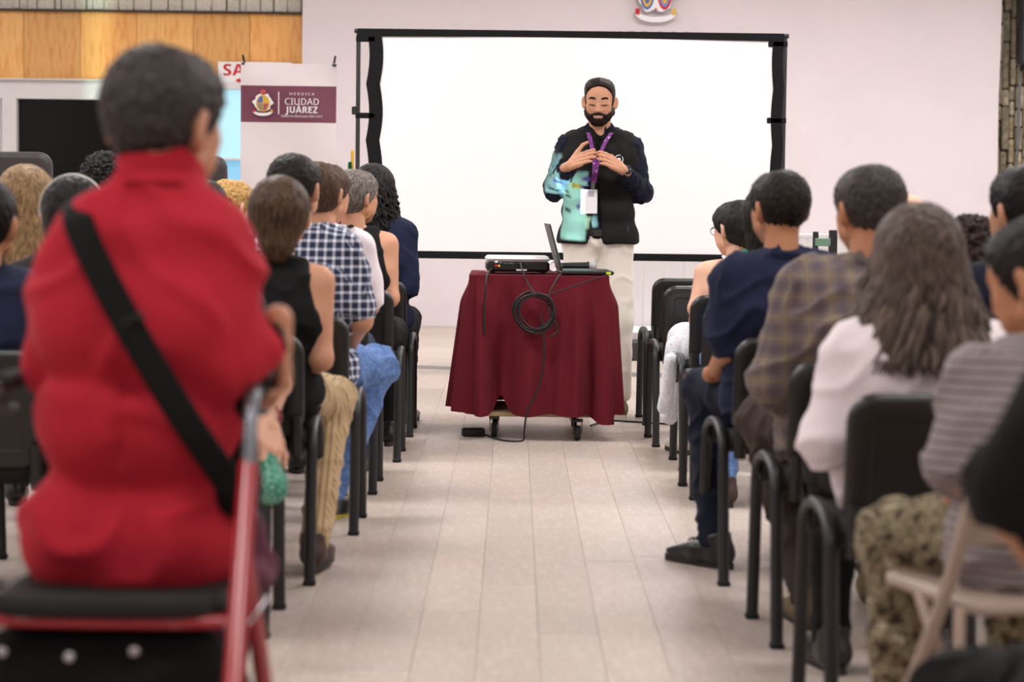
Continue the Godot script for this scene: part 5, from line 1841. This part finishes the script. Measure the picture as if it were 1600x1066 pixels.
	P = person("listener with black hair in dark blue beyond the man in red", Vector3(-1.42, 0, -6.16), 0.0, {"top": 1.19, "w": 1.05, "skin": M.skin_tan, "shirt": M.navy_cloth, "cell": 0.02})
	short_hair(P, blk0, blk1)
	# --- right block, by the aisle
	P = person("woman with black hair in a low knot, bare back and a strappy pale summer dress", Vector3(0.955, 0, -9.9), 0.12, {"top": 1.145, "w": 0.84, "skin": M.skin_light, "shirt": M.summer, "sleeve": 0, "lean": -0.03, "trousers": M.summer, "shoes": M.sole_pale, "cell": 0.013, "head": Vector3(-0.15, 0.45, 0), "loose": 0.009, "folds": 0.004, "shirt_cuts": [[Vector3(0, 1, 0.12), 0.745]],
		"arms": [{"elbow": Vector3(-0.165, 0.68, 0.0), "wrist": Vector3(-0.13, 0.62, -0.2)}, {}], "side": 0.02})
	hair_blob(P, CAP + [[Vector3(0, -0.03, 0.085), Vector3(0.01, -0.06, 0.1), 0.06, 0.05]], blk0, rgb8(40, 36, 38), FACE_OFF + [[Vector3(0, -1, 0.1), 0.105]], 14)
	glasses(P, M.grey_metal)
	earring(P, 0.008)
	for s in [-1, 1]:
		obj("dress_strap", tube_mesh(curve([Vector3(s * 0.06 + 0.02, 0.90, -0.06), Vector3(s * 0.075 + 0.02, 0.905, 0.02), Vector3(s * 0.07 + 0.01, 0.86, 0.115), Vector3(s * 0.06 + 0.01, 0.76, 0.155), Vector3(s * 0.055, 0.7, 0.16)], 5), 0.007, 6, 0.4), M.summer, P.node)
	grow("dress_skirt", [field([[Vector3(-0.12, 0.5, -0.1), Vector3(0.1, 0.5, -0.1), 0.09, 0.09], [Vector3(-0.2, 0.5, -0.25), Vector3(-0.24, 0.2, -0.2), 0.05, 0.04], [Vector3(-0.12, 0.5, -0.35), Vector3(0.12, 0.5, -0.35), 0.085, 0.085], [Vector3(-0.12, 0.45, -0.42), Vector3(-0.12, 0.2, -0.42), 0.07, 0.08], [Vector3(0.12, 0.45, -0.42), Vector3(0.12, 0.2, -0.42), 0.07, 0.08], [Vector3(-0.27, 0.46, 0.0), Vector3(-0.29, 0.25, -0.05), 0.03, 0.035]], 0.012, 0.05, {"amp": 0.01, "freq": Vector3(14, 5, 14)})], M.summer, P.node)
	P = person("dark-haired woman with bare arms half hidden by the navy shirt", Vector3(1.0, 0, -8.99), 0.0, {"top": 1.21, "w": 0.86, "skin": M.skin_light, "shirt": M.green_cloth, "sleeve": 0, "lean": 0.0, "trousers": M.jeans, "shoes": M.shoe_brown, "cell": 0.016, "loose": 0.008,
		"arms": [{"elbow": Vector3(-0.18, 0.70, 0.02), "wrist": Vector3(-0.2, 0.58, -0.2)}, {}], "legs": [{"knee": Vector3(-0.15, 0.5, -0.4), "ankle": Vector3(-0.19, 0.085, 0.36)}, {}], "head": Vector3(0, -0.3, 0)})
	hair_blob(P, CAP + [[Vector3(0, -0.02, 0.05), Vector3(0, -0.14, 0.06), 0.085, 0.07]], blk0, blk1, FACE_OFF, 15)
	P = person("man with cropped dark hair in a navy short-sleeved shirt and dark jeans", Vector3(0.85, 0, -7.07), 0.07, {"top": 1.245, "w": 0.96, "fat": 0.015, "shf": 0.88, "skin": M.skin_tan, "shirt": M.navy_cloth, "sleeve": 1, "lean": 0.03, "side": -0.03, "loose": 0.016, "trousers": M.midnight_cloth, "cell": 0.012, "head": Vector3(-0.05, 0.3, 0), "collar": M.navy_cloth, "hs": 0.95,
		"arms": [{"elbow": Vector3(-0.19, 0.7, 0.03), "wrist": Vector3(-0.2, 0.6, -0.2), "dir": Vector3(0.5, -0.2, -1)}, {}], "legs": [{"knee": Vector3(-0.19, 0.535, -0.40), "ankle": Vector3(-0.2, 0.085, -0.14), "dir": Vector3(-0.75, 0, -1)}, {}]})
	short_hair(P, rgb8(20, 17, 16), rgb8(46, 39, 36), 0.012, 0.08, 16)
	P = person("heavy man with cropped grey hair in a brown plaid shirt", Vector3(0.95, 0, -6.12), 0.05, {"top": 1.255, "w": 1.16, "fat": 0.035, "skin": M.skin_tan, "shirt": M.plaid, "sleeve": 2, "lean": 0.03, "loose": 0.016, "trousers": M.brown_trouser, "cell": 0.012, "head": Vector3(-0.05, 0.22, 0), "collar": M.plaid, "hs": 1.0, "folds": 0.009, "shoes": M.suede,
		"arms": [{"elbow": Vector3(-0.262, 0.68, 0.03), "wrist": Vector3(-0.18, 0.6, -0.22)}, {}], "legs": [{"knee": Vector3(-0.22, 0.54, -0.36), "ankle": Vector3(-0.13, 0.085, -0.1), "dir": Vector3(-0.1, 0, -1)}, {}]})
	short_hair(P, rgb8(34, 30, 29), rgb8(78, 70, 66), 0.010, 0.08, 17)
	P = person("woman with long grey-brown hair in a white blouse", Vector3(0.945, 0, -5.18), 0.05, {"top": 1.155, "w": 0.96, "fat": 0.02, "shf": 0.83, "chf": 0.77, "skin": M.skin_light, "shirt": M.white_cloth, "sleeve": 2, "lean": 0.0, "loose": 0.017, "trousers": M.black_cloth, "cell": 0.012, "side": -0.02, "folds": 0.006,
		"arms": [{"elbow": Vector3(-0.238, 0.62, 0.03), "wrist": Vector3(-0.15, 0.6, -0.22)}, {}]})
	hair_blob(P, CAP + [[Vector3(0, 0.0, 0.05), Vector3(0.0, -0.2, 0.08), 0.094, 0.095], [Vector3(-0.05, -0.06, 0.05), Vector3(-0.125, -0.22, 0.06), 0.06, 0.06], [Vector3(0.05, -0.06, 0.05), Vector3(0.125, -0.22, 0.06), 0.06, 0.06]], rgb8(48, 38, 33), rgb8(104, 89, 80), FACE_OFF, 18, 0.006, Vector3(50, 7, 50), strands(P, 320, 0.275, 0.105, -2.1, 2.1, rgb8(46, 36, 31), rgb8(116, 100, 90), 18, 0.007, 0.0072, 0.006))
	P = person("young person in a grey ribbed sweater and camouflage trousers on a tan folding chair", Vector3(1.03, 0, -4.29), 0.3, {"seat": 0.445, "top": 1.135, "w": 0.9, "fat": 0.015, "skin": M.skin_tan, "shirt": M.ribbed, "sleeve": 1, "lean": -0.02, "side": -0.0, "trousers": M.camo, "cell": 0.012, "head": Vector3(-0.3, 0.4, 0), "loose": 0.018,
		"arms": [{"elbow": Vector3(-0.2, 0.66, -0.02), "wrist": Vector3(-0.1, 0.57, -0.2)}, {}], "legs": [{"knee": Vector3(-0.17, 0.49, -0.34), "ankle": Vector3(-0.17, 0.085, -0.28)}, {"knee": Vector3(0.1, 0.49, -0.36), "ankle": Vector3(0.1, 0.085, -0.28)}]})
	short_hair(P, rgb8(18, 15, 15), rgb8(42, 37, 36), 0.018, 0.085, 19)
	obj("camouflage_strap", tube_mesh(curve([Vector3(-0.02, 0.93, 0.09), Vector3(0.02, 0.87, 0.155), Vector3(0.06, 0.76, 0.165)], 5), 0.022, 8, 0.25, Vector3(1, 0.2, 0)), M.camo, P.node)
	P = person("person all in black, elbow stuck out beside the tan folding chair", Vector3(0.95, 0, -3.2), 0.0, {"seat": 0.36, "top": 1.16, "w": 1.05, "fat": 0.02, "skin": M.skin_mid, "shirt": M.black_cloth, "sleeve": 1, "trousers": M.black_cloth, "cell": 0.014, "loose": 0.02,
		"arms": [{"sh": Vector3(-0.19, 0.88, 0.03), "elbow": Vector3(-0.25, 0.745, 0.0), "wrist": Vector3(-0.16, 0.62, -0.1)}, {}], "legs": [{"knee": Vector3(-0.25, 0.40, -0.32), "ankle": Vector3(-0.28, 0.085, -0.3)}, {}]})
	short_hair(P, blk0, blk1)
	# --- right block, further in
	P = person("listener with dark corkscrew curls and a blue top", Vector3(1.40, 0, -7.07), 0.0, {"top": 1.11, "w": 0.9, "skin": M.skin_tan, "shirt": M.blue_cloth, "cell": 0.018})
	hair_blob(P, rb(CAP, 0.006), rgb8(30, 22, 20), rgb8(70, 54, 48), FACE_OFF, 20, 0.022, Vector3(50, 50, 50))
	P = person("man with short black hair in front of the stone wall", Vector3(1.36, 0, -6.12), 0.0, {"top": 1.255, "w": 1.0, "skin": M.skin_mid, "shirt": M.midnight_cloth, "cell": 0.018, "head": Vector3(0, 0.35, 0)})
	short_hair(P, rgb8(14, 12, 12), rgb8(38, 34, 34), 0.014, 0.07, 21)
	P = person("bald listener behind the man in the plaid shirt", Vector3(1.53, 0, -8.99), 0.0, {"top": 1.195, "w": 0.98, "skin": M.skin_light, "shirt": M.charcoal_cloth, "cell": 0.02})


func bracelet(t: Node3D, at: Vector3, axis: Vector3, r: float, c: Color) -> void:
	var b := MB.new()
	var u := axis.normalized()
	var s := u.cross(Vector3.RIGHT).normalized()
	var q := u.cross(s)
	for i in 16:
		var a := TAU * i / 16.0
		b.ball(at + (s * cos(a) + q * sin(a)) * r, Vector3(0.006, 0.006, 0.006), 8)
	obj("bracelet", b.mesh(), mat(c, 0.4), t)


func earring(P: Dictionary, r: float) -> void:
	for s in [-1, 1]:
		var ring := []
		for i in 21:
			var a := TAU * i / 20.0
			ring.append(P.T * (Vector3(s * 0.078, -0.045, 0.008) + Vector3(0, -r + cos(a) * r, sin(a) * r)))
		obj("earring", tube_mesh(ring, 0.0016, 6), M.gold, P.node)


# ---------------------------------------------------------------- the presenter
func presenter() -> void:
	var t := thing("person", "bearded presenter in a black vest over a navy shirt, fingertips together, beside the cart", "person", Vector3(0.445, 0, -12.1), PI)
	var hs := 1.01
	var T := Transform3D(Basis.from_euler(Vector3(-0.2, -0.1, 0.02)), Vector3(0.003, 1.652, -0.02))
	var torso := [
		[Vector3(-0.08, 0.93, 0), Vector3(0.08, 0.93, 0), 0.105, 0.105],
		[Vector3(-0.075, 1.07, -0.005), Vector3(0.075, 1.07, -0.005), 0.098, 0.098],
		[Vector3(-0.085, 1.22, 0.0), Vector3(0.085, 1.22, 0.0), 0.104, 0.104],
		[Vector3(-0.105, 1.34, 0.01), Vector3(0.105, 1.34, 0.01), 0.095, 0.095],
		[Vector3(0, 1.50, 0.02), Vector3(-0.15, 1.418, 0.015), 0.046, 0.05],
		[Vector3(0, 1.50, 0.02), Vector3(0.15, 1.418, 0.015), 0.046, 0.05]]
	var shR := Vector3(0.166, 1.41, 0.01)
	var elR := Vector3(0.232, 1.185, 0.0)
	var wrR := Vector3(0.163, 1.308, -0.235)
	var shL := Vector3(-0.166, 1.41, 0.01)
	var elL := Vector3(-0.222, 1.175, 0.0)
	var wrL := Vector3(-0.112, 1.293, -0.235)
	var arms := [[shR, elR, 0.05, 0.043], [elR, wrR, 0.042, 0.027], [shL, elL, 0.05, 0.043], [elL, wrL, 0.042, 0.027]]
	var legs := [[Vector3(0.085, 0.9, 0), Vector3(0.095, 0.5, -0.02), 0.085, 0.06], [Vector3(0.095, 0.5, -0.02), Vector3(0.1, 0.09, 0.02), 0.057, 0.038],
		[Vector3(-0.085, 0.9, 0), Vector3(-0.11, 0.5, -0.03), 0.085, 0.06], [Vector3(-0.11, 0.5, -0.03), Vector3(-0.122, 0.09, 0.0), 0.057, 0.038]]
	var nb := Vector3(0, 1.46, 0.02)
	var head := moved(SKULL + FACE + FEATURES + ears(), T, hs)
	head.append([T * Vector3(0, -0.06, 0.015), nb + Vector3(0, -0.02, 0), 0.058, 0.062])
	# closed lids
	for s in [-1, 1]:
		head.append([T * (Vector3(s * 0.042, 0.0, -0.084) * hs), T * (Vector3(s * 0.022, 0.0, -0.09) * hs), 0.0125, 0.0125])
	var tip := Vector3(0.034, 1.372, -0.30)
	var fields := [field(rb(torso, -0.014) + [[nb, T * Vector3(0, -0.07, 0.02), 0.06, 0.055]] + arms + rb(legs, -0.006), 0.012, 0.022), field(head, 0.0042, 0.011),
		field(hand_bones(wrR, tip - wrR + Vector3(0.01, 0.0, -0.02), Vector3(-0.1, -0.55, 0.8), true, 0.16, 0.98, 1.1), 0.0036, 0.005),
		field(hand_bones(wrL, tip - wrL + Vector3(-0.005, 0.005, -0.03), Vector3(0.1, -0.5, 0.8), false, 0.2, 0.98, 0.3), 0.0036, 0.005)]
	grow("body", fields, M.skin_mid, t)
	# navy shirt
	var sv := rb(torso, 0.007)
	var vee := [[Vector3(0.0, 1.52, -0.085), Vector3(0.005, 1.415, -0.125), 0.05, 0.016], [Vector3(0.005, 1.415, -0.125), Vector3(0.01, 1.37, -0.13), 0.016, 0.006]]
	var vest_vee := [[Vector3(0.0, 1.52, -0.1), Vector3(0.012, 1.38, -0.13), 0.075, 0.045]]
	for i in 4:
		sv.append([arms[i][0], arms[i][1].lerp(arms[i][0], 0.16 if i % 2 else 0.0), arms[i][2] + 0.011, arms[i][3] + 0.012])
	grow("shirt", [field(sv, 0.009, 0.03, {"amp": 0.009, "freq": Vector3(14, 9, 14), "seed": 31, "ridged": true, "holes": vee, "cuts": [[Vector3.DOWN, -0.93]]})], M.midnight_cloth, t)
	# black vest, open in front
	var vt := rb(torso, 0.02)
	vt.append([Vector3(-0.09, 0.93, 0), Vector3(0.09, 0.93, 0), 0.125, 0.125])
	var arm_r := [Vector3(0.96, 0.28, 0), 0.585]
	var arm_l := [Vector3(-0.96, 0.28, 0), 0.585]
	var hem := [Vector3(0, -1, 0), -0.905]
	var top_cut := [Vector3(0, 1, 0), 1.50]
	var opt := func(side: Array) -> Dictionary: return {"amp": 0.006, "freq": Vector3(11, 6, 11), "seed": 33, "holes": vest_vee, "cuts": [arm_r, arm_l, hem, top_cut, side]}
	grow("vest", [field(vt, 0.009, 0.03, opt.call([Vector3(-1, -0.16, 0), -0.045 - 0.16 * 1.0 + 0.0])), field(vt, 0.009, 0.03, opt.call([Vector3(1, -0.12, 0), -0.012 - 0.12 * 1.0])), field(vt, 0.009, 0.03, opt.call([Vector3(0, 0, -1), -0.02]))], cloth(rgb8(30, 28, 28), 0.75, 0.25), t)
	collar(t, nb + Vector3(0, 0.03, -0.004), M.midnight_cloth, 0.074, 0.55)
	collar(t, nb + Vector3(0, 0.02, -0.002), cloth(rgb8(30, 28, 28), 0.75, 0.25), 0.09, 0.75)
	# trousers, belt, shoes
	grow("trousers", [field([[Vector3(-0.08, 0.93, 0), Vector3(0.08, 0.93, 0), 0.108, 0.108]] + [[legs[0][0], legs[0][1], 0.098, 0.08], [legs[1][0], legs[1][1] + Vector3(0, 0.03, 0), 0.077, 0.066], [legs[2][0], legs[2][1], 0.098, 0.08], [legs[3][0], legs[3][1] + Vector3(0, 0.03, 0), 0.077, 0.066]], 0.01, 0.03, {"amp": 0.005, "freq": Vector3(6, 5, 6), "ridged": true, "seed": 35, "cuts": [[Vector3.UP, 0.985], [Vector3.DOWN, -0.075]]})], M.chino, t)
	var belt := MB.new()
	belt.sheet(40, 2, func(u, w):
		var a: float = u * TAU
		return Vector3(cos(a) * 0.196, lerpf(0.945, 0.98, w), -sin(a) * 0.118), false, true)
	obj("belt", belt.mesh(), M.black, t)
	obj("buckle", box_mesh(Vector3(0.01, 0.962, -0.122), Vector3(0.045, 0.035, 0.008), 0.004), M.steel_dark, t)
	shoe(t, Vector3(0.1, 0.085, 0.02), Vector3(0.25, 0, -1), M.suede, M.sole_pale)
	shoe(t, Vector3(-0.122, 0.085, 0.0), Vector3(-0.02, 0, -1), M.suede, M.sole_pale)
	# face: hair, beard, brows, lashes, lips
	var h0 := rgb8(20, 14, 13)
	var h1 := rgb8(46, 34, 29)
	var mane := rb(moved(SKULL, T, hs), 0.002) + moved([[Vector3(-0.026, 0.066, -0.04), Vector3(0.03, 0.07, -0.036), 0.04, 0.04], [Vector3(-0.024, 0.062, 0.005), Vector3(0.028, 0.062, 0.005), 0.05, 0.05], [Vector3(0.004, 0.092, -0.045), Vector3(0.004, 0.09, -0.01), 0.022, 0.026]], T, hs)
	grow("hair", [field(mane, 0.0045, 0.022, {"cuts": [cut(T, Vector3(0, -0.35, -0.94), 0.040, hs), cut(T, Vector3(0, -1, 0.3), 0.04, hs)], "amp": 0.003, "freq": Vector3(50, 80, 110), "seed": 41, "tint": [lin(h0), lin(h1), Vector3(60, 90, 140)]})], M.hair, t)
	var jaw := [FACE[1], FACE[2], FACE[3], FACE[4]]
	grow("beard", [field(rb(moved(jaw, T, hs), 0.0065), 0.0042, 0.012, {"cuts": [cut(T, Vector3(0, 0.82, -0.57), 0.003, hs), cut(T, Vector3(0, 0, 1), 0.012, hs)], "amp": 0.0035, "freq": Vector3(90, 50, 90), "seed": 43, "tint": [lin(h0), lin(h1), Vector3(150, 80, 150)]}),
		field(moved([[Vector3(0, -0.052, -0.1), Vector3(-0.03, -0.062, -0.088), 0.0085, 0.009], [Vector3(0, -0.052, -0.1), Vector3(0.03, -0.062, -0.088), 0.0085, 0.009], [Vector3(-0.03, -0.062, -0.088), Vector3(-0.034, -0.085, -0.08), 0.009, 0.01], [Vector3(0.03, -0.062, -0.088), Vector3(0.034, -0.085, -0.08), 0.009, 0.01]], T, hs), 0.0032, 0.006, {"amp": 0.002, "freq": Vector3(120, 60, 120), "seed": 44, "tint": [lin(h0), lin(h1), Vector3(150, 80, 150)]})], M.hair, t)
	obj("mouth", tube_mesh(curve([T * (Vector3(-0.024, -0.064, -0.096) * hs), T * (Vector3(0, -0.069, -0.101) * hs), T * (Vector3(0.024, -0.064, -0.096) * hs)], 5), [0.002, 0.003, 0.0045, 0.0055, 0.006, 0.006, 0.0055, 0.0045, 0.0035, 0.003, 0.002], 8), mat(rgb8(206, 160, 150), 0.4), t)
	for s in [-1, 1]:
		obj("eyebrow", tube_mesh(curve([T * (Vector3(s * 0.05, 0.022, -0.083) * hs), T * (Vector3(s * 0.034, 0.029, -0.0965) * hs), T * (Vector3(s * 0.014, 0.024, -0.104) * hs)], 4), [0.003, 0.0045, 0.0052, 0.0058, 0.006, 0.006, 0.0058, 0.0052, 0.004], 6), mat(h0, 0.8), t)
		obj("eyelash", tube_mesh(curve([T * (Vector3(s * 0.047, -0.005, -0.09) * hs), T * (Vector3(s * 0.033, -0.0095, -0.1) * hs), T * (Vector3(s * 0.018, -0.006, -0.1015) * hs)], 4), 0.0026, 6), mat(h0, 0.8), t)
		var e := obj("eye", eye_mesh(), M.eye, t)
		e.transform = T * Transform3D(Basis(), Vector3(s * 0.031, -0.002, -0.0855) * hs)
	# lanyard and badge
	var lan := mat(Color.WHITE, 0.7, 0.0, {"albedo_texture": noise_tex(0.09, 81, [[0.0, rgb8(112, 40, 120)], [0.55, rgb8(164, 92, 170)], [0.72, rgb8(226, 196, 226)]], 128, FastNoiseLite.TYPE_CELLULAR, 1, true), "uv1_triplanar": true, "uv1_scale": Vector3(8, 8, 8)})
	var front := -0.135
	obj("lanyard", tube_mesh(curve([Vector3(0.07, 1.5, 0.03), Vector3(0.062, 1.485, -0.045), Vector3(0.045, 1.42, -0.108), Vector3(0.03, 1.33, -0.142), Vector3(0.035, 1.22, front - 0.012)], 6), 0.011, 8, 0.2, Vector3(1, 0, 0)), lan, t)
	obj("lanyard", tube_mesh(curve([Vector3(-0.07, 1.5, 0.03), Vector3(-0.06, 1.485, -0.045), Vector3(-0.02, 1.42, -0.112), Vector3(0.01, 1.33, -0.145), Vector3(0.03, 1.22, front - 0.014)], 6), 0.011, 8, 0.2, Vector3(1, 0, 0)), lan, t)
	obj("lanyard_clip", box_mesh(Vector3(0.035, 1.205, front - 0.015), Vector3(0.02, 0.04, 0.008), 0.003), M.grey_metal, t)
	var bg := obj("badge", box_mesh(Vector3(0.055, 1.125, front - 0.016), Vector3(0.085, 0.125, 0.003), 0.001), M.paper, t, "white name badge")
	obj("photo", box_mesh(Vector3(0.045, 1.165, front - 0.0182), Vector3(0.03, 0.03, 0.0008), 0.0), mat(rgb8(190, 190, 200), 0.6), bg)
	# watch, ring, vest emblem and zips
	var wd := (elL - wrL).normalized()
	var wc := wrL + wd * 0.035
	obj("watch_strap", tube_mesh([wc - wd * 0.012, wc + wd * 0.012], 0.034, 18), M.black, t)
	var wf := MB.new()
	wf.lathe([Vector2(0.001, 0.0), Vector2(0.019, 0.0), Vector2(0.021, 0.004), Vector2(0.019, 0.009), Vector2(0.001, 0.0092)], 20, wc + Vector3(-0.012, 0.008, -0.03), Basis(Quaternion(Vector3.UP, Vector3(-0.25, 0.2, -0.94).normalized())))
	obj("watch", wf.mesh(), mat(rgb8(40, 42, 46), 0.25, 0.4), t)
	var em := MB.new()
	var et := Transform3D(Basis(Vector3.UP, PI + 0.3), Vector3(-0.098, 1.345, -0.118))
	for k in 3:
		var arc := []
		for i in 9:
			var a := -0.9 + k * 2.1 + 1.6 * i / 8.0
			arc.append(et * Vector3(cos(a) * 0.022, sin(a) * 0.022, 0.0))
		em.tube(arc, 0.004, 6, 0.5)
	for k in 3:
		em.rbox(et * Vector3(-0.014 + k * 0.014, -0.036, 0.0), Vector3(0.009, 0.008, 0.004), 0.001)
	em.ball(et * Vector3(0, 0, 0), Vector3(0.009, 0.009, 0.004), 10)
	obj("emblem", em.mesh(), M.paper, t, "white embroidered emblem")
	obj("zip", tube_mesh([Vector3(-0.155, 0.955, -0.1), Vector3(-0.15, 1.0, -0.102)], 0.0025, 6), M.grey_metal, t)
